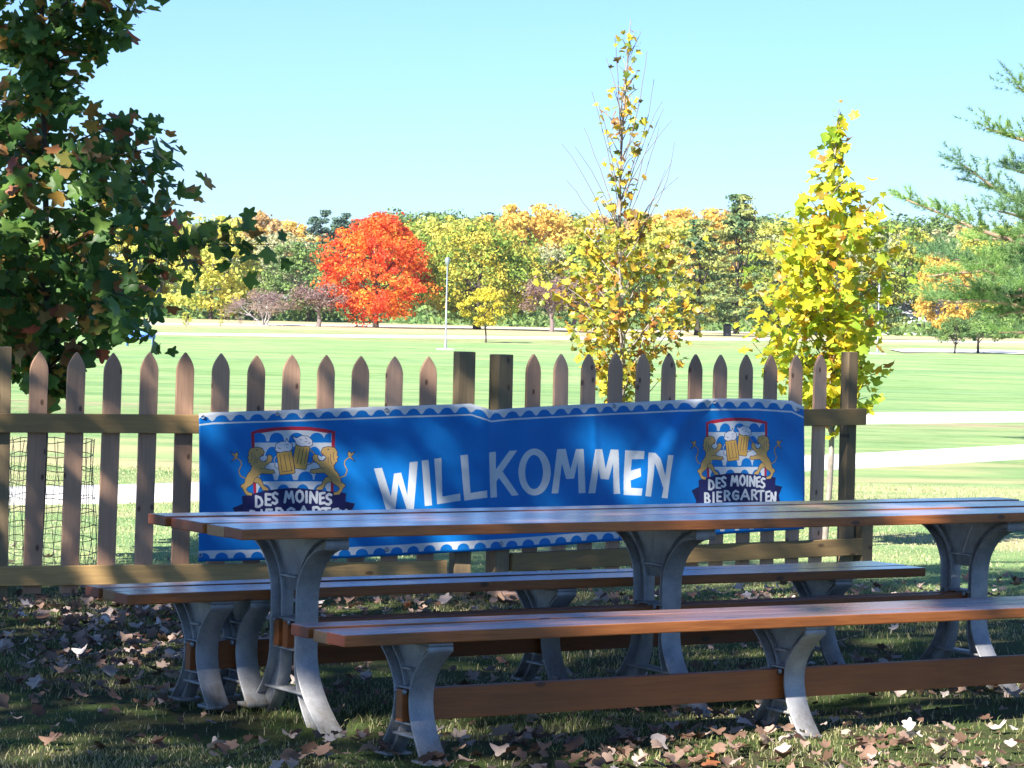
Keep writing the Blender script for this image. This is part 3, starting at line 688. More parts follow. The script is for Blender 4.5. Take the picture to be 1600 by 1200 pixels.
# ------------------------------------------------------------------ the three young trees behind the fence
def young_tree(base,H,prof,nbr,nleaf,lsz,mleaf,mbark,trunk_r,label,lean=(0,0),azb=None,extra=None,clump=.16,frac_up=.55,minz=None,group=None,rise=.55,leafdown=.3,sparse=None,xmat=None):
    """prof: list (z,radius) of the crown seen side on"""
    r=empty('young_tree',base,label=label,cat='tree',group=group)
    pz=[p[0] for p in prof]; pr=[p[1] for p in prof]
    tp=np.array([(lean[0]*q+.03*math.sin(q*7),lean[1]*q+.03*math.cos(q*5),H*q) for q in np.linspace(0,1,16)])
    V,Fq=tube(tp,np.linspace(trunk_r,trunk_r*.12,16),8); link('trunk',np_mesh('trunk',V,Fq,mbark,True),r)
    C=[];Up=[]
    bm_=MB()
    zs=np.linspace(prof[0][0],prof[-1][0],nbr)
    def trunk_at(z): return np.array([np.interp(z,tp[:,2],tp[:,0]),np.interp(z,tp[:,2],tp[:,1]),z])
    brs=[]
    for i,zt in enumerate(zs):
        az=i*2.39996+rng.normal()*.3
        R_=np.interp(zt,pz,pr)*rng.uniform(.55,1.12)
        if azb is not None: R_*=azb(az,zt)
        if R_<.04: R_=.04
        z0=max(zt-R_*rise-.05,.3 if minz is None else minz)
        z0=min(z0,zt)
        tip=trunk_at(zt)+np.array([math.cos(az)*R_,math.sin(az)*R_,0])
        brs.append((trunk_at(z0),tip,R_))
    for e_ in (extra or []): brs.append((trunk_at(e_[0]),np.array(e_[1],float),e_[2]))
    wts=np.array([b_[2]+.05 for b_ in brs]); 
    if sparse is not None: wts=wts*np.array([sparse(b_[1][2]) for b_ in brs])
    wts/=wts.sum()
    for bi,(p0,p1,R_) in enumerate(brs):
        P,rd=limb(p0,p1,max(.004,trunk_r*.35*min(1,R_+.3)),.002,.10,7,.10)
        V,Fq=tube(P,rd,5)
        link('branch',np_mesh('branch',V,Fq,xmat if (xmat and R_<.01) else mbark,True),r)
        k=rng.poisson(wts[bi]*nleaf)
        if k==0: continue
        q=rng.beta(2.2,1.3,size=k); idx=q*(len(P)-1); a=idx.astype(int).clip(0,len(P)-2); f=(idx-a)[:,None]
        cc=P[a]*(1-f)+P[a+1]*f
        o=rng.normal(size=(k,3))*clump*(.35+.65*min(1,R_*1.3)); o[:,2]*=.8
        C.append(cc+o); out=(p1-p0)/ (np.linalg.norm(p1-p0)+1e-6); Up.append(np.tile(out*.5+np.array([0,-.35,.55]),(k,1)))
    C=np.concatenate(C);Up=np.concatenate(Up); n=len(C)
    Rm=rotmats(n,Up,.75); s=lsz*rng.uniform(.6,1.25,n)
    # leaves nearest the camera become objects of their own
    cw=C+np.array(base); u=(cw[:,0]/cw[:,1]); inside=(np.abs(u)<.178)&((cw[:,2]-CH)/cw[:,1]<.105)
    score=-C[:,1]+.6*s/lsz+np.where(inside,0,-100); order=np.argsort(-score); own=order[:300]; rest=order[300:]
    lm=[np_mesh('leaf',v_,LF,mleaf) for v_ in (LV,LV2,LV3)]
    for i in own:
        o=bpy.data.objects.new('leaf',lm[i%3]); COL.objects.link(o); o.parent=r
        M4=Matrix.Identity(4)
        for a in range(3):
            for b_ in range(3): M4[a][b_]=Rm[i][a][b_]*s[i]
            M4[a][3]=C[i][a]
        o.matrix_basis=M4
    mb=MB()
    for k,v_ in enumerate((LV,LV2,LV3)):
        sel=rest[rest%3==k]
        if len(sel): mb.add(*cloud(C[sel],Rm[sel],s[sel],v_,LF))
    fo=mb.build('foliage',mleaf,r); fo['kind']='stuff'
    return r
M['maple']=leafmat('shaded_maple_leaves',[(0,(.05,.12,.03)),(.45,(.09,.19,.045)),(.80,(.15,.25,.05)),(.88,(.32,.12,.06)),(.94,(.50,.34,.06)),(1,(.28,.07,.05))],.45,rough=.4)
M['tulip']=leafmat('yellow_green_tulip_leaves',[(0,(.14,.20,.03)),(.25,(.42,.42,.05)),(.6,(.66,.52,.06)),(.82,(.58,.30,.05)),(.9,(.30,.13,.04)),(1,(.12,.17,.04))],.4,rough=.4)
M['tulip2']=leafmat('bright_yellow_tulip_leaves',[(0,(.28,.45,.05)),(.35,(.48,.56,.05)),(.72,(.70,.62,.04)),(.9,(.68,.44,.05)),(.96,(.45,.2,.04)),(1,(.20,.32,.05))],.5,rough=.4)
tb=(cgx-.065,cgy,cgz)
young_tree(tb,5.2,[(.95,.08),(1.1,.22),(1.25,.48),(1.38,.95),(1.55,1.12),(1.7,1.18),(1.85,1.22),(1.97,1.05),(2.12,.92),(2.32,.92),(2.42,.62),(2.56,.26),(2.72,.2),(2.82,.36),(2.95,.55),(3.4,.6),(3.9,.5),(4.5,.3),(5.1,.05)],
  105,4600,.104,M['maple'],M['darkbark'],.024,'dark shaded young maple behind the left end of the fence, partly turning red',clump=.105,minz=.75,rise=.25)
p=at(968,560,21.0); g_=float(ground_z(p[0],21.0))
young_tree((p[0],21.0,g_),3.63,[(.75,.06),(1.1,.26),(1.35,.46),(1.6,.56),(1.85,.56),(2.05,.46),(2.25,.26),(2.45,.16),(2.65,.14),(2.9,.2),(3.1,.17),(3.3,.11),(3.56,.04)],
  75,1750,.062,M['tulip'],M['palebark'],.026,'slender half bare young tulip tree with sparse yellow leaves, in the middle behind the fence',
  extra=[(.9,(.66,-.1,2.2),.30),(1.0,(.62,.15,1.55),.35),(1.0,(-.45,.1,1.7),.35),(1.8,(-.46,0,2.72),.003),(1.9,(-.42,-.1,2.45),.003),(1.9,(.36,0,2.75),.003),(2.0,(.28,.1,3.0),.003),(1.7,(.30,0,2.55),.003),(2.3,(.2,0,3.2),.003),(2.2,(-.25,0,3.1),.003),(2.3,(.33,-.1,2.9),.003),(2.0,(.35,.1,2.62),.003),(2.4,(-.15,.05,3.35),.003),(2.5,(.14,-.05,3.4),.003),(2.2,(.27,.12,3.05),.003),(2.3,(-.2,-.1,3.0),.003),(2.0,(.24,-.12,2.85),.003),(2.6,(.10,.08,3.55),.003),(2.1,(-.36,.05,2.7),.003),(2.7,(-.09,.05,3.5),.003),(1.9,(.40,.05,2.5),.003),(.6,(.5,0,1.2),.03),(2.1,(-.3,.1,2.85),.003)],
  clump=.08,rise=.9,sparse=lambda z: 1.0 if z<2.3 else .28,xmat=M['twig'])
p=at(1296,560,18.3); g_=float(ground_z(p[0],18.3))
young_tree((p[0],18.3,g_),2.80,[(.85,.10),(1.0,.28),(1.2,.40),(1.4,.46),(1.6,.45),(1.8,.43),(2.0,.38),(2.15,.32),(2.3,.24),(2.38,.17),(2.45,.09),(2.66,.05),(2.78,.02)],
  75,1800,.080,M['tulip2'],M['palebark'],.022,'full bright yellow young tulip tree by the right end post of the fence',
  extra=[(.8,(-.55,0,1.45),.25),(.8,(-.48,.1,1.3),.22),(.9,(.36,.0,1.15),.2),(1.9,(.36,-.1,2.25),.15)],clump=.10,rise=.7,sparse=lambda z: 1. if z<2.2 else .55)

# ------------------------------------------------------------------ big trees
def blob_crown(H,zlo,R,ncl,nq,qs,mt,shape='round',tpl=QUAD,hollow=.55,flat=.7,seed=0,name='crown'):
    g=np.random.default_rng(seed)
    hz=(H-zlo)/2; cz=zlo+hz
    d=g.normal(size=(ncl,3)); d/=np.linalg.norm(d,axis=1,keepdims=True)
    rr=g.uniform(hollow,1,ncl)**.6
    C=d*rr[:,None]*np.array([R,R,hz])
    if shape=='egg': k_=1+.22*(-C[:,2]/hz)-.10*np.clip(C[:,2]/hz,0,1); C[:,:2]*=k_[:,None]
    if shape=='dome': C[:,2]=np.abs(C[:,2])*1.75-hz*.85
    if shape=='cone':
        z=g.uniform(0,1,ncl)**1.3; rad=(1-z)**.8*R*np.sqrt(g.uniform(.2,1,ncl)); a=g.uniform(0,2*np.pi,ncl)
        lay=np.round(z*9+.6*np.sin(a*2+z*9))/9; C=np.stack([np.cos(a)*rad,np.sin(a)*rad,(lay*.55+z*.45)*2*hz-hz+.03*rad*hz],1)
    wob=1+.10*np.sin(7*np.arctan2(C[:,1],C[:,0])+C[:,2]*1.1)+.16*np.sin(3*np.arctan2(C[:,1],C[:,0])+g.uniform(0,6))+.12*np.sin(C[:,2]*1.3+g.uniform(0,6)); C[:,:2]*=wob[:,None]
    C[:,2]+=cz
    cr=R*(.08+.24*g.uniform(0,1,ncl)**1.6)
    per=max(1,nq//ncl); n=ncl*per
    o=g.normal(size=(n,3)); o/=np.linalg.norm(o,axis=1,keepdims=True); o*=g.uniform(.4,1.05,n)[:,None]**.7
    cc=np.repeat(C,per,0)+o*np.repeat(cr,per)[:,None]*np.array([1.15,1.15,flat if shape!='cone' else .28])
    up=o*.9+np.array([0,0,.35])
    q=g.normal(size=(n,3))*.6+up; z=q/np.linalg.norm(q,axis=1,keepdims=True); r_=g.normal(size=(n,3)); x=np.cross(r_,z); x/=np.linalg.norm(x,axis=1,keepdims=True)
    Rm=np.stack([x,np.cross(z,x),z],-1)
    V,Fc=cloud(cc,Rm,qs*g.uniform(.6,1.3,n),*tpl)
    return np_mesh(name,V,Fc,mt),C
def skeleton(H,C,r0,seed=0,fork=.3,nl=14,tr_top=.75):
    g=np.random.default_rng(seed+99); mb=MB(); tp=np.array([(.15*math.sin(q*3+seed),.15*math.cos(q*2),H*tr_top*q) for q in np.linspace(0,1,8)]); tp[0,2]=-.3
    mb.tube(tp,np.linspace(r0,r0*.25,8)*np.r_[1.35,np.ones(7)],8)
    for c in C[g.permutation(len(C))[:nl]]:
        q=g.uniform(fork,.8); s=np.array([np.interp(q,np.linspace(0,1,8),tp[:,0]),np.interp(q,np.linspace(0,1,8),tp[:,1]),min(H*tr_top*q,c[2])])
        P,rd=limb(s,c,r0*.38,r0*.06,.14,6,-.05); mb.tube(P,rd,5)
    return mb
PROTO={}
def proto(key,H,zlo,R,ncl,nq,qs,mt,shape='round',r0=.28,bark=None,seed=1,**k):
    cm,C=blob_crown(H,zlo,R,ncl,nq,qs,mt,shape,seed=seed,**k)
    tm=skeleton(H,C,r0,seed).mesh('trunk',bark or M['darkbark'],True); PROTO[key]=(cm,tm,H)
def plant(key,px,D,topy,label,group=None,sx=1.,rz=None,base_z=None,name='tree',cat='tree'):
    cm,tm,H=PROTO[key]
    p=at(px,500,D); z0=float(ground_z(p[0],D)) if base_z is None else base_z
    top=at(px,topy,D)[2]; s=(top-z0)/H
    r=empty(name,(p[0],D,z0),(0,0,rng.uniform(0,6.28) if rz is None else rz),label,cat,group)
    for nm,me in (('trunk',tm),('crown',cm)):
        o=link(nm,me,r); o.scale=(s*sx,s*sx,s)
    return r
def lm(name,base,var,tr=.3,acc=None,ns=.35):
    b_=np.array(base); st=[(0,tuple(b_*(1-var))),(.5,tuple(b_)),(1,tuple(np.clip(b_*(1+var),0,1)))]
    if acc is not None:
        a=np.array(acc); return leafmat(name,st,tr,ns,[(0,tuple(a*(1-var))),(.5,tuple(a)),(1,tuple(np.clip(a*(1+var),0,1)))],.7)
    return leafmat(name,st,tr,rough=.7)
L_={'red':lm('red_maple_leaves',(.78,.085,.03),.3,.38,(.85,.26,.03)),
'green':lm('green_leaves',(.11,.20,.06),.4,.3,(.20,.29,.08)),
'greeny':lm('green_turning_yellow_leaves',(.20,.31,.05),.5,.35,(.58,.50,.08)),
'yellow':lm('yellow_leaves',(.70,.52,.11),.3,.4,(.70,.46,.10)),
'lime':lm('yellow_green_leaves',(.48,.54,.11),.4,.38,(.66,.58,.12)),
'orange':lm('orange_brown_leaves',(.60,.42,.15),.3,.35,(.52,.34,.16)),
'pale':lm('pale_olive_leaves',(.38,.42,.22),.3,.35,(.50,.48,.26)),
'brown':lm('brown_purple_leaves',(.24,.16,.15),.35,.3,(.33,.22,.14)),
'pine':lm('pine_needles',(.08,.15,.06),.4,.2,(.34,.36,.10)),
'blue':lm('blue_green_needles',(.06,.11,.08),.35,.15,(.08,.15,.10)),
'amber':lm('bright_yellow_leaves',(.62,.52,.05),.3,.35,(.55,.46,.06))}
proto('maple',12,.75,5.6,230,19000,.30,L_['red'],'egg',.30,seed=3,hollow=.5)
proto('oak',12.5,1.3,7.2,210,19000,.34,L_['greeny'],'egg',.42,seed=5,hollow=.6)
proto('green',12,.5,5.7,130,9000,.40,L_['green'],'round',.30,seed=6)
proto('greeny',12,.5,5.7,130,9000,.42,L_['greeny'],'round',.30,seed=7)
proto('lime',12,.5,5.7,120,8500,.44,L_['lime'],'round',.28,seed=8)
proto('yellow',12,.8,5.7,120,8500,.44,L_['yellow'],'round',.28,seed=9)
proto('orange',12,.8,5.5,110,8000,.44,L_['orange'],'round',.28,seed=10)
proto('pale',12,.3,5.5,120,8000,.42,L_['pale'],'round',.28,seed=11,hollow=.3)
proto('conifer',15,1.2,5.2,200,11000,.36,L_['pine'],'cone',.34,seed=12)
proto('bluepine',14,4,3.4,60,4500,.36,L_['blue'],'round',.22,seed=13)
proto('small',4.2,1.2,1.5,60,4200,.15,L_['amber'],'round',.07,seed=14)
proto('roundlet',4.2,1.3,2.7,60,4800,.20,L_['green'],'dome',.16,seed=15)
proto('shrub',3.0,.3,1.4,40,2600,.18,L_['lime'],'round',.07,seed=16)
def bare_proto(key,H,R,mt,leafm,stems,nleaf,seed):
    g=np.random.default_rng(seed); mb=MB(); tips=[]
    def grow(p,d,L,r,lv):
        n=5; P=[p]; dd=d.copy()
        for i in range(n-1):
            dd=dd+g.normal(size=3)*.10; dd/=np.linalg.norm(dd); P.append(P[-1]+dd*L/(n-1))
        mb.tube(P,np.linspace(r,r*.6,n),5 if lv<2 else 3)
        if lv>=4: tips.append(P[-1]); tips.append(P[2]); return
        for k in range(3 if lv else 4):
            a=dd+g.normal(size=3)*.55+np.array([0,0,.12]); a/=np.linalg.norm(a); grow(P[-1 if k<2 else -2],a,L*g.uniform(.6,.8),r*.55,lv+1)
    for s in range(stems):
        a=s*6.28/stems+g.uniform(0,1); sp=.45 if stems>1 else .05
        d=np.array([math.cos(a)*sp,math.sin(a)*sp,1]); d/=np.linalg.norm(d); grow(np.array([math.cos(a)*.15*(stems>1),math.sin(a)*.15*(stems>1),-.2]),d,H*.36,.22 if stems==1 else .13,0)
    tips=np.array(tips); tips*= np.array([1,1,1])
    n=nleaf; c=tips[g.integers(0,len(tips),n)]+g.normal(size=(n,3))*.28
    z=g.normal(size=(n,3)); z/=np.linalg.norm(z,axis=1,keepdims=True); x=np.cross(g.normal(size=(n,3)),z); x/=np.linalg.norm(x,axis=1,keepdims=True)
    V,Fc=cloud(c,np.stack([x,np.cross(z,x),z],-1),.17*g.uniform(.6,1.3,n),*TRI)
    PROTO[key]=(np_mesh('crown',V,Fc,leafm),mb.mesh('trunk',mt,True),float(tips[:,2].max()))
bare_proto('multi',5.5,3,M['palecanes'],L_['brown'],4,3600,21)
bare_proto('bare',5.5,3,M['twig'],L_['brown'],1,3600,22)

plant('maple',588,262,334,'tall scarlet and orange maple standing alone before the wooded hill',rz=.4,name='maple_tree')
plant('oak',748,268,346,'broad dark green and yellow oak right of the red maple',rz=1.,name='oak_tree',sx=1.0)
plant('small',757,212,450,'small bright yellow tree casting a shadow, right of the left lamp post',rz=0,name='small_tree',sx=1.0)
plant('multi',412,258,452,'half bare greyish shrub tree with several pale stems, far left','half bare trees along the far road',1.35,name='bare_tree')
plant('bare',497,258,446,'half bare brownish tree with a thick trunk, left of the red maple','half bare trees along the far road',1.55,name='bare_tree')
plant('bare',862,262,438,'dark half bare tree right of the oak, left one of the pair','half bare trees along the far road',1.25,name='bare_tree')
plant('bare',893,264,432,'dark half bare tree right of the oak, right one of the pair','half bare trees along the far road',1.25,rz=2,name='bare_tree')
plant('conifer',1092,262,345,'wide layered evergreen with a dark trunk right of the middle tulip tree',None,1.15,name='evergreen_tree')
plant('conifer',1152,285,306,'tallest layered evergreen, rising left of the bright yellow tree',None,.9,name='evergreen_tree')
plant('conifer',1370,262,372,'layered evergreen with drooping branches behind the right lamp post',None,.85,name='evergreen_tree')
plant('roundlet',1494,214,494,'smaller left tree of the round crowned pair on the right lawn','pair of small round trees',.72,name='round_tree')
plant('roundlet',1531,216,484,'larger right tree of the round crowned pair on the right lawn','pair of small round trees',.85,rz=1,name='round_tree')
plant('shrub',292,236,487,'small yellow green tree under the shaded maple branches','small shrubs along the far road',.8,name='shrub')
plant('shrub',345,240,498,'tiny pale yellow shrub left of the half bare stems','small shrubs along the far road',.6,name='shrub')
mid=[('green',480,300,378,1.1),('lime',330,300,338,1.0),('pale',390,320,372,1.0),('lime',250,310,360,1.),('pale',440,350,352,1.),('greeny',640,330,352,1.),('lime',690,340,338,1.05),('greeny',800,310,380,.9),('pale',870,330,372,1.),
 ('greeny',930,330,360,1.),('lime',985,340,352,1.),('green',1010,300,400,.9),('lime',1050,350,345,1.),('greeny',1215,300,372,1.),('pale',1260,320,352,1.),('pale',1330,330,348,1.05),('greeny',1400,330,352,1.),('yellow',1475,300,392,.75),('pale',1440,345,345,1.),('lime',1550,340,352,1.),('green',1600,310,380,1.),('green',1640,330,350,1.),('lime',160,320,350,1.),('green',90,310,365,1.),('greeny',20,320,350,1.),('yellow',-40,320,350,1.),('orange',1700,330,350,1.),('greeny',1760,320,350,1.)]
words={'green':'deep green','lime':'yellow green','pale':'pale olive','greeny':'green and yellow','orange':'orange brown','yellow':'golden yellow','bluepine':'dark blue green','brown':'brown'}
def where(px):
    for lim,w in ((240,'behind the shaded maple'),(460,'above the half bare shrubs'),(560,'left of the red maple'),(690,'behind the red maple'),(860,'above the broad oak'),(1010,'behind the slender tulip tree'),(1200,'around the tall evergreens'),(1400,'behind the bright yellow tree'),(2000,'behind the pine')):
        if px<lim: return w
ORD=['leftmost','second','third','fourth','fifth']
def wood_rank(lst,rank):
    keys=[(words[e_[0]],where(e_[1])) for e_ in lst]
    for e_,ky in zip(lst,keys):
        same=sorted(q_[1] for q_,k2 in zip(lst,keys) if k2==ky)
        pre='' if len(same)==1 else ORD[same.index(e_[1])]+' '
        yield e_,f'{pre}{ky[0]} tree {rank}, {ky[1]}'
mid=[('green',480,300,378,1.1),('lime',330,300,338,1.0),('pale',390,320,372,1.0),('lime',250,310,360,1.),('pale',440,350,352,1.),('greeny',640,330,352,1.),('lime',690,340,338,1.05),('greeny',800,310,380,.9),('pale',870,330,372,1.),
 ('greeny',930,330,360,1.),('lime',985,340,352,1.),('green',1010,300,400,.9),('lime',1050,350,345,1.),('greeny',1215,300,372,1.),('pale',1260,320,352,1.),('pale',1330,330,348,1.05),('greeny',1400,330,352,1.),('yellow',1475,300,392,.75),('pale',1440,345,345,1.),('lime',1550,340,352,1.),('green',1600,310,380,1.),('green',1640,330,350,1.),('lime',160,320,350,1.),('green',90,310,365,1.),('greeny',20,320,350,1.),('yellow',-40,320,350,1.),('orange',1700,330,350,1.),('greeny',1760,320,350,1.)]
words={'green':'deep green','lime':'yellow green','pale':'pale olive','greeny':'green and yellow','orange':'orange brown','yellow':'golden yellow','bluepine':'dark blue green','brown':'brown'}
def where(px):
    for lim,w in ((240,'behind the shaded maple on the left'),(460,'above the half bare shrubs at the left'),(560,'just left of the red maple'),(690,'behind the red maple'),(860,'above the broad oak'),(1010,'behind the slender tulip tree'),(1200,'around the tall evergreens'),(1400,'behind the bright yellow tree'),(2000,'behind the pine on the right')):
        if px<lim: return w
for (k,px,D,ty,sx),l in wood_rank(mid,'at the wood edge'):
    plant(k,px,D,ty,l,'trees of the wooded hill',sx)
back=[('orange',395,430,334),('yellow',440,440,346),('pale',425,455,338),('bluepine',514,400,326),('bluepine',545,405,328),('pale',470,460,352),('green',600,470,336),('green',640,450,330),('green',700,430,334),('lime',665,420,345),
 ('orange',745,445,345),('yellow',785,420,336),('yellow',822,410,318),('green',770,470,334),('yellow',862,425,336),('green',880,470,332),('lime',905,425,338),('orange',945,430,336),('green',930,480,338),('yellow',1045,430,326),('yellow',1085,420,322),('orange',1010,440,334),('orange',1130,440,330),
 ('green',1195,440,338),('lime',1235,430,340),('green',1290,450,342),('pale',1350,440,345),('orange',1400,450,352),('green',1425,430,340),('pale',1465,440,348),('orange',1500,450,352),('lime',1540,440,356),('green',1590,430,350),('pale',1640,440,340),
 ('lime',350,440,340),('green',300,430,345),('yellow',240,440,345),('green',180,450,340),('orange',110,440,345),('green',40,450,338),('lime',-30,440,345),('green',1710,450,340),('yellow',1770,440,345),('green',560,470,345),('lime',1165,470,340),('lime',1310,480,350),('pale',1265,470,346),('green',990,480,342),('green',840,490,334)]
for (k,px,D,ty),l in wood_rank(back,'on the hill crest'):
    plant(k,px,D,ty+rng.uniform(-3,3),l,'trees of the wooded hill',rng.uniform(1.,1.3))
# dense low understorey that closes the wood
n=34000; ux=rng.uniform(-110,110,n); uy=300+180*rng.uniform(0,1,n)**1.6; uz=ground_z(ux,uy)+rng.uniform(0,1,n)**1.5*(1.2+(uy-300)*.03)
V,Fc=cloud(np.stack([ux,uy,uz],1),rotmats(n),rng.uniform(.3,.8,n),*QUAD)
o=link('undergrowth',np_mesh('undergrowth',V,Fc,L_['green'])); tag(o,'tangled green undergrowth filling the wooded hill below the crowns','undergrowth',kind='stuff')

# ------------------------------------------------------------------ pine at the right edge
def pine(px,D,label):
    p=at(px,500,D); z0=float(ground_z(p[0],D)); r=empty('pine_tree',(p[0],D,z0),label=label,cat='tree')
    H=9.; V,Fq=tube([(.0,0,-.3),(.1,0,3),(-.05,.1,6),(0,0,H)],[.2,.16,.1,.03],9); link('trunk',np_mesh('trunk',V,Fq,M['pinebark'],True),r)
    base=np.array([p[0],D,z0]); sp_=[]
    def tgt(x,y,dd=0): return at(x,y,D+dd)-base
    tips=[((1650,505),(1500,468),.0),((1640,460),(1455,395),-.6),((1640,400),(1416,312),.5),((1640,420),(1448,432),1.0),((1650,330),(1505,258),-.4),((1650,240),(1540,200),.3),((1660,180),(1590,135),0),((1650,470),(1452,470),.9),((1650,380),(1560,330),-1.2),((1650,440),(1530,420),-1.4),((1640,300),(1570,262),1.),((1650,505),(1560,520),-.8),((1640,460),(1590,455),-1.8),((1640,350),(1520,375),1.6),((1650,410),(1490,405),-1.),((1640,440),(1500,445),.4),((1650,390),(1570,395),-.2),((1650,420),(1590,425),.6),((1640,340),(1590,310),-.3),((1650,480),(1550,495),.3)]
    for k in range(16):   # branches on the far side and beyond the frame
        tips.append(((1680,150+k*24),(1830+20*(k%3),120+k*25),rng.uniform(-2,2)))
    NC=[];ND=[]
    for i,(s_,e_,dd) in enumerate(tips):
        a=tgt(s_[0],s_[1],dd*.3); a=np.array([0,0,a[2]]) if s_[0]>1600 else a
        b_=tgt(*e_,dd); P,rd=limb(a,b_,.055,.012,.10,9,-.02); V,Fq=tube(P,rd,5); link('branch',np_mesh('branch',V,Fq,M['pinebark'],True),r)
        L=np.linalg.norm(b_-a); nt_=int(L*26)
        for j in range(nt_):
            q=.28+.72*(j+rng.random())/nt_; idx=q*8; k=min(7,int(idx)); c=P[k]*(1-(idx-k))+P[k+1]*(idx-k)
            side=rng.normal(size=3); side[2]=abs(side[2])*.5+.15; side/=np.linalg.norm(side); Lb=rng.uniform(.15,.60)*(1.15-.5*q)
            e=c+(side*.8+(b_-a)/L*.7)*Lb
            NC+= [c*(1-f)+e*f for f in (.35,.55,.75,.9,1.)]; ND+=[(e-c)/np.linalg.norm(e-c)]*5
    NC=np.array(NC);ND=np.array(ND); k=12; C=np.repeat(NC,k,0); d=np.repeat(ND,k,0)*.9+rng.normal(size=(len(C),3))*.55; d/=np.linalg.norm(d,axis=1,keepdims=True)
    w=np.cross(d,rng.normal(size=d.shape)); w/=np.linalg.norm(w,axis=1,keepdims=True); Ln=rng.uniform(.07,.13,len(C))[:,None]
    V=np.stack([C-w*.0045,C+w*.0045,C+d*Ln],1).reshape(-1,3); Fc=np.arange(len(V)).reshape(-1,3)
    fo=link('needles',np_mesh('needles',V,Fc,M['needle']),r); fo['kind']='stuff'
M['needle']=leafmat('pine_needle_green',[(0,(.16,.30,.08)),(.5,(.26,.44,.12)),(1,(.42,.55,.18))],.4,.8,[(0,(.10,.22,.10)),(1,(.24,.38,.18))],.5)
pine(1690,42.,'green pine reaching its long branches in from the right edge')

# ------------------------------------------------------------------ lamp posts, bench, house, cars
def lamp(px,by,ty,label):
    g0=gnd(px,by); D=g0[1]; H=at(px,ty,D)[2]-g0[2]
    g0[2]-=.02; r=empty('street_lamp',g0,label=label,cat='lamp post',group='street lamps on the lawn')
    mb=MB(); mb.box((-.55,-.5,-.1),(.55,.5,.08)); mb.build('base',M['concrete'],r)
    MB().tube([(0,0,.1),(0,0,.6),(0,0,.61),(0,0,H-.55)],[.10,.09,.06,.045],10).build('pole',M['galv'],r,smooth=True)
    MB().tube([(0,0,H-.55),(0,0,H-.42),(0,0,H-.2),(0,0,H-.05),(0,0,H)],[.05,.12,.17,.12,.02],12).build('lamp_head',M['galv'],r,smooth=True)
lamp(696,546.5,401,'tall grey lamp post right of the red maple')
lamp(1371,553,392,'tall grey lamp post partly hidden by the bright yellow tree')
g0=gnd(219,541)
b0=empty('park_bench',g0,label='small blue park bench far off on the lawn under the maple leaves',cat='bench'); 
mb=MB(); mb.box((-.85,-.2,.42),(.85,.2,.48)); mb.build('seat',M['bluebench'],b0)
mb=MB(); mb.box((-.85,.2,.5),(.85,.26,.9)); mb.build('backrest',M['bluebench'],b0)
for x in (-.75,.75): MB().box((x-.05,-.2,0),(x+.05,.25,.42)).build('leg',M['bluebench'],b0)
def house(px,D,wm,hm,base_off,label):
    p=at(px,500,D); z=at(px,base_off,D)[2]; r=empty('house',(p[0],D,z),(0,0,.2),label,'house','houses on the wooded hill')
    w=wm/2; MB().box((-w,-3,0),(w,3,hm)).build('wall',M['whitewall'],r)
    V=[(-w-.3,-3.3,hm+.003),(w+.3,-3.3,hm+.003),(w+.3,3.3,hm+.003),(-w-.3,3.3,hm+.003),(-w-.3,0,hm+1.6),(w+.3,0,hm+1.6)]
    me=bpy.data.meshes.new('roof'); me.from_pydata(V,[],[(0,1,5,4),(2,3,4,5),(0,4,3),(1,2,5),(0,3,2,1)]); me.materials.append(M['roofgrey']); link('roof',me,r)
    for k in range(3):
        x=-w*.6+k*w*.6; MB().box((x-.4,-3.04,hm*.4),(x+.4,-2.99,hm*.75)).build('window',M['glass'],r)
house(931,372,2.6,1.0,388,'white house half hidden in the trees above the dark pair')
house(1437,330,5.5,1.1,506,'long white house left of the round crowned pair')
house(425,345,8,2.6,507,'white house seen low behind the half bare shrubs')
house(826,345,6,3.0,490,'white house glimpsed under the oak branches')
house(1476,335,3.5,1.2,497,'small white house under the pine branches')
g0=gnd(1136,525.5,150)
tb_=empty('trash_barrel',g0,label='dark trash barrel by the far road right of the wide evergreen',cat='barrel')
MB().tube([(0,0,0),(0,0,.12),(0,0,.3),(0,0,.5),(0,0,.8),(0,0,.95)],[.34,.37,.35,.38,.36,.37],14).build('barrel',simple('dark_barrel_paint',(.03,.035,.05),.4),tb_,smooth=True)
MB().tube([(0,0,.951),(0,0,1.02),(0,0,1.12),(0,0,1.15)],[.40,.38,.22,.02],14).build('lid',M['rubber'],tb_,smooth=True)

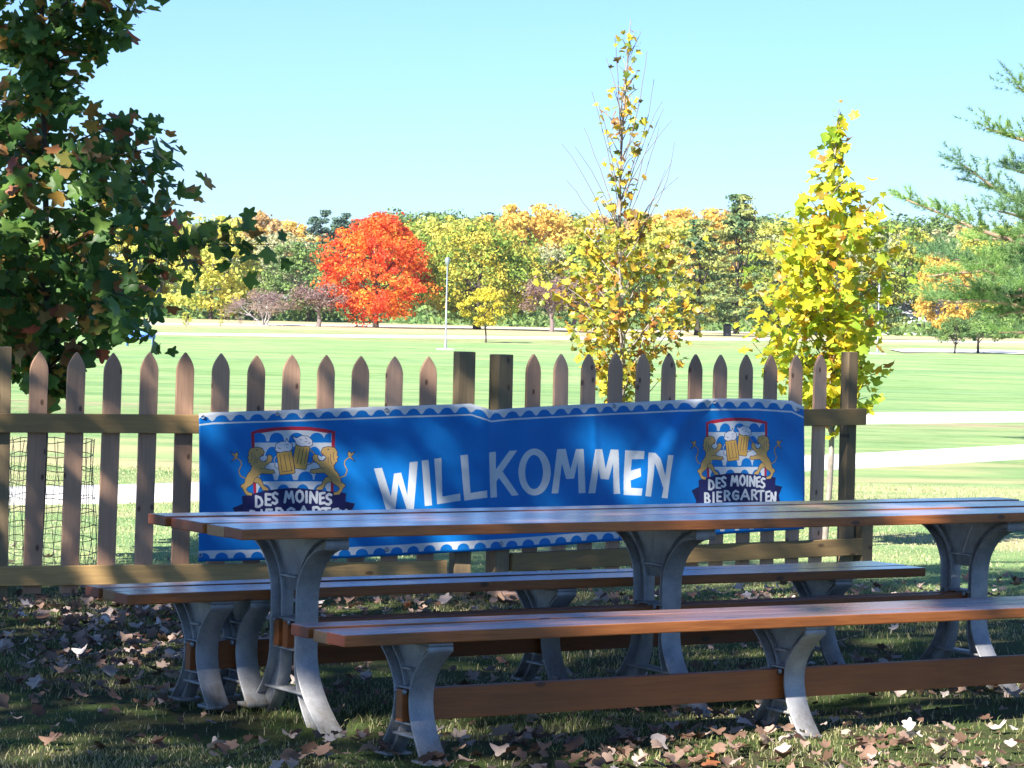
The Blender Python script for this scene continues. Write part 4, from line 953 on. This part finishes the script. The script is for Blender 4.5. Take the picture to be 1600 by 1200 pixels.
# ------------------------------------------------------------------ shade trees standing behind and left of the camera
M['shade']=leafmat('shade_tree_leaves',[(0,(.12,.20,.05)),(1,(.24,.30,.08))],.5)
def shade_mask(p,q):
    e=np.interp(p,[-12,-2.4,-1.6,1.0,1.3,4.2,4.6,12],[14.5,14.7,19.6,19.6,17.2,17.2,21.8,23.])
    return (q<e)&(q>3.5)
SX,SY=SUN.x/SUN.z,SUN.y/SUN.z
def onground(p): return (p[0]-SX*p[2],p[1]-SY*p[2])
HOLES=[]
for (x_,y_,r_) in ((220,1012,.24),(275,992,.2),(150,1022,.12),(40,1045,.09),(430,1062,.18),(60,1178,.13),(560,955,.16),(480,985,.10),(680,962,.14),(820,1000,.07),
   (1250,1145,.24),(1340,1165,.32),(1450,1165,.36),(1550,1150,.36),(1130,1125,.14),(1400,1092,.14),(1560,1052,.18),(1290,1088,.12),(1500,1195,.32),(1380,1195,.3),(1250,1200,.25),(1120,1165,.16),(1020,1150,.10),(1320,1130,.2),(1600,1180,.35),(960,1195,.12),(860,1110,.06),(1480,1120,.2),(1160,1180,.12),(1060,1190,.10),(1190,925,.16),(1230,940,.12),(1450,870,.25),(1550,880,.25),(1500,925,.22),(1420,940,.15),(1560,960,.15),(1000,1090,.06),(700,1130,.05),(1380,1010,.10),(1480,800,.3),(1560,830,.25)):
    g0=gnd(x_,y_); HOLES.append((g0[0],g0[1],r_))
for (x_,y_,r_) in ((965,745,.12),(985,715,.10),(655,780,.10),(590,800,.08),(700,845,.07),(1150,690,.10),(1180,740,.09),(1215,780,.08),(1060,760,.06),(1120,790,.06),(300,650,.06),(860,800,.05),(1300,850,.10),(450,660,.05)):
    HOLES.append((*onground(fence_plane_pt(GL if x_<760 else GR,x_,y_,.05)),r_))
for u_ in (.95,1.25,1.6,2.3,2.6,2.95,3.2): HOLES.append((*onground(loc(NB,u_,0,.40)),.075))
for u_,v_,z_,r_ in ((.42,.15,.12,.12),(.42,.5,.3,.05),(3.6,.1,.15,.15),(1.9,.02,.12,.14)): HOLES.append((*onground(loc(TB if u_!=1.9 else NB,u_,v_,z_)),r_))
for u_,v_ in ((.9,.2),(2.9,.5),(3.5,.3)): HOLES.append((*onground(loc(TB,u_,v_,.76)),.08))
HOLES.append((*onground(loc(FB,.9,.15,.43)),.13))
HOLES.append((*onground(tuple(at(110,470,15.4))),.22)); HOLES.append((*onground(tuple(at(30,400,15.4))),.2)); HOLES.append((*onground(tuple(at(170,500,15.4))),.16)); HOLES.append((*onground(tuple(at(120,320,15.4))),.2)); HOLES.append((*onground(tuple(at(250,440,15.3))),.10))
n=70000; p_=rng.uniform(-6,8,n); q_=rng.uniform(3.5,23.,n); ok=shade_mask(p_+rng.normal(size=n)*.08,q_+rng.normal(size=n)*.08)
p_,q_=p_[ok],q_[ok]; n=len(p_)
for (a,b_,r_) in HOLES:
    ok=((p_-a)**2+((q_-b_)*.62)**2)>(r_*1.0)**2; p_,q_=p_[ok],q_[ok]
n=len(p_); hh=8.0+1.6*np.sin(p_*.9+1)+1.2*np.cos(q_*.7)+rng.normal(size=n)*.6
sv=np.array(SUN)/SUN.z; C=np.stack([p_+hh*sv[0],q_+hh*sv[1],hh],1)
vis=(C[:,1]>0)&(np.abs(C[:,0]/np.maximum(C[:,1],.01))<.2)&((C[:,2]-CH)/np.maximum(C[:,1],.01)<.18); C=C[~vis]
TRK=[(-9.5,-1.5),(-6.0,6.5),(-2.0,-5.0)]
own=np.argmin(np.stack([(C[:,0]-a)**2+(C[:,1]-b_)**2 for a,b_ in TRK],1),1)
for k,(a,b_) in enumerate(TRK):
    sel=own==k; base=np.array([a,b_,float(ground_z(a,b_))])
    r=empty('shade_tree',base,label=('broad shade tree behind the viewer at the left','broad shade tree left of the table beyond the frame','broad shade tree right behind the viewer')[k],cat='tree',group='shade trees')
    cc=C[sel]-base
    if k==1 or True:
        V,Fc=cloud(cc,rotmats(len(cc),np.array([0,0,.8])),rng.uniform(.10,.20,len(cc)),*QUAD)
    fo=link('crown',np_mesh('crown',V,Fc,M['shade']),r); fo['kind']='stuff'
    mb=MB(); mb.tube([(0,0,-.3),(.1,0,2),(0,.1,4.5),(.1,.1,6.5)],[.38,.30,.24,.15],10)
    for c in cc[rng.permutation(len(cc))[:16]]:
        P,rd=limb((0,.1,rng.uniform(3.8,6)),c,.09,.02,.12,7,.03); mb.tube(P,rd,5)
    mb.build('trunk',M['bark'],r,smooth=True)

# ------------------------------------------------------------------ grass blades and fallen leaves
def frustum_pts(n,y0,y1,margin=.25):
    y=np.sqrt(rng.uniform(y0**2,y1**2,n)); x=rng.uniform(-.18,.18,n)*y*1.0+rng.uniform(-margin,margin,n); return x,y
def grass(n,y0,y1,h0,h1,w,mt,name,label,thin):
    x,y=frustum_pts(n,y0,y1,.5)
    if thin:
        d=.5+.35*np.sin(x*2.3+1.7*np.sin(y*1.9))+.3*np.sin(y*3.1+x*1.3)+.15*np.sin(x*9+y*7); ok=rng.random(n)<np.clip(d+.12,.08,1); x,y=x[ok],y[ok]
    n=len(x); z=ground_z(x,y); a=rng.uniform(0,2*np.pi,n); h=rng.uniform(h0,h1,n)*(.7+.6*(.5+.5*np.sin(x*1.9+y*2.7))); le=rng.normal(size=(n,2))*.5
    wx,wy=np.cos(a)*w,np.sin(a)*w; B=np.stack([x,y,z-.004],1); Wv=np.stack([wx,wy,0*wx],1)
    mid_=B+np.stack([le[:,0]*h*.25,le[:,1]*h*.25,h*.6],1); tip=B+np.stack([le[:,0]*h*.9,le[:,1]*h*.9,h*.95],1)
    V=np.stack([B-Wv,B+Wv,mid_+Wv*.7,mid_-Wv*.7,tip],1).reshape(-1,3); i=np.arange(n)[:,None]*5
    Fc=np.concatenate([i+[0,1,2],i+[0,2,3],i+[3,2,4]],1).reshape(-1,3)
    o=link(name,np_mesh(name,V,Fc,mt)); tag(o,label,'grass',kind='stuff'); return o
M['blade']=leafmat('grass_blades',[(0,(.07,.12,.03)),(.4,(.13,.20,.05)),(.65,(.26,.28,.10)),(.85,(.46,.40,.22)),(1,(.58,.50,.32))],.35,1.1,[(0,(.18,.19,.06)),(.5,(.34,.32,.14)),(1,(.58,.50,.32))],.5)
M['blade2']=leafmat('sunlit_lawn_blades',[(0,(.26,.36,.14)),(.5,(.42,.50,.22)),(.85,(.56,.56,.30)),(1,(.66,.60,.38))],.35)
grass(120000,8.0,15.6,.012,.034,.0020,M['blade'],'grass','short patchy grass under the table and benches',True)
grass(66000,14.9,27,.010,.024,.004,M['blade2'],'grass','sunlit lawn grass just behind the fence',False)
M['litter']=leafmat('dry_fallen_leaves',[(0,(.09,.05,.03)),(.35,(.20,.12,.085)),(.65,(.32,.22,.17)),(.88,(.48,.38,.33)),(.95,(.62,.54,.50)),(1,(.42,.15,.06))],.2,rough=.6)
def litter_shape(k):
    g=np.random.default_rng(k); V=LV.copy(); f_=g.uniform(.1,.5); V[:,2]=f_*(V[:,0]*math.cos(k)+V[:,1]*math.sin(k))**2*1.6+.20*np.sin(V[:,0]*(3+g.uniform(0,2))+g.uniform(0,6))*.6+.25*np.cos(V[:,1]*(3+g.uniform(0,2))+g.uniform(0,6))*.6; V[:,:2]*=g.uniform(.6,1.1,2); V[:,2]-=V[:,2].min(); return V
LS=[litter_shape(k) for k in range(6)]
nc=17000; x,y=frustum_pts(nc,8.0,16.5,.4)
dens=np.exp(-((x+2.0)/1.1)**2-((y-12.3)/1.3)**2)*1.8+np.exp(-((x-.9)/1.2)**2-((y-9.2)/.9)**2)*.95+.06+np.exp(-((y-(14.2+.5*x))/.5)**2)*.35+np.exp(-((x-2.2)/.8)**2-((y-11.8)/.8)**2)*.4
ok=rng.random(nc)<np.clip(dens,0,1)*.55; x,y=x[ok],y[ok]; n=len(x); z=ground_z(x,y)+rng.uniform(.006,.03,n)
C=np.stack([x,y,z],1); Rm=rotmats(n,np.array([0,-.10,2.4]),.5); s=.050*rng.uniform(.4,1.6,n)
big=np.argsort(-(s*10/y))[:36]; rest=np.setdiff1d(np.arange(n),big)
mb=MB()
for k in range(6):
    sel=rest[rest%6==k]; mb.add(*cloud(C[sel],Rm[sel],s[sel],LS[k],LF))
tag(mb.build('leaf_litter',M['litter']),'scattered dry curled leaves littering the grass','leaf litter',kind='stuff')
bk=[]
for i in big:
    px_=x[i]/y[i]; side='far left' if px_<-.11 else 'left of the table' if px_<-.06 else 'under the near bench end' if px_<.0 else 'under the bench middle' if px_<.07 else 'far right'
    dep='close to the viewer' if y[i]<9.5 else 'beside the table' if y[i]<12 else 'near the fence'
    me=LS[i%6]; 
    if 'lit%d'%(i%6) not in PROTO: PROTO['lit%d'%(i%6)]=np_mesh('fallen_leaf',me,LF,M['litter'])
    o=bpy.data.objects.new('fallen_leaf',PROTO['lit%d'%(i%6)]); COL.objects.link(o)
    M4=Matrix.Identity(4)
    for a in range(3):
        for b_ in range(3): M4[a][b_]=Rm[i][a][b_]*s[i]*1.1
        M4[a][3]=C[i][a]
    o.matrix_basis=M4; bk.append((f'{side}, {dep}',px_,o))

NTH='leftmost second third fourth fifth sixth seventh eighth ninth tenth eleventh twelfth thirteenth fourteenth fifteenth sixteenth seventeenth eighteenth nineteenth twentieth'.split()+['later']*40
for key,px_,o in bk:
    r_=sorted(b_[1] for b_ in bk if b_[0]==key).index(px_)
    tag(o,f'dry curled leaf, {key}, '+(NTH[r_]+' from the left' if r_ else 'leftmost there'),'fallen leaf','fallen leaves on the grass')

# ------------------------------------------------------------------ thin autumn haze over the park
hm,ht,hb=mat('thin_haze'); ht.nodes.remove(hb)
pv=ht.nodes.new('ShaderNodeVolumePrincipled'); pv.inputs['Color'].default_value=(.86,.92,1,1); pv.inputs['Density'].default_value=HAZE; pv.inputs['Anisotropy'].default_value=.2
ht.links.new(pv.outputs[0],[n_ for n_ in ht.nodes if n_.type=='OUTPUT_MATERIAL'][0].inputs['Volume'])
mb=MB(); mb.box((-720,-62,-4),(720,1780,45)); tag(mb.build('haze',hm),'thin pale haze lying over the far trees','haze',kind='stuff')
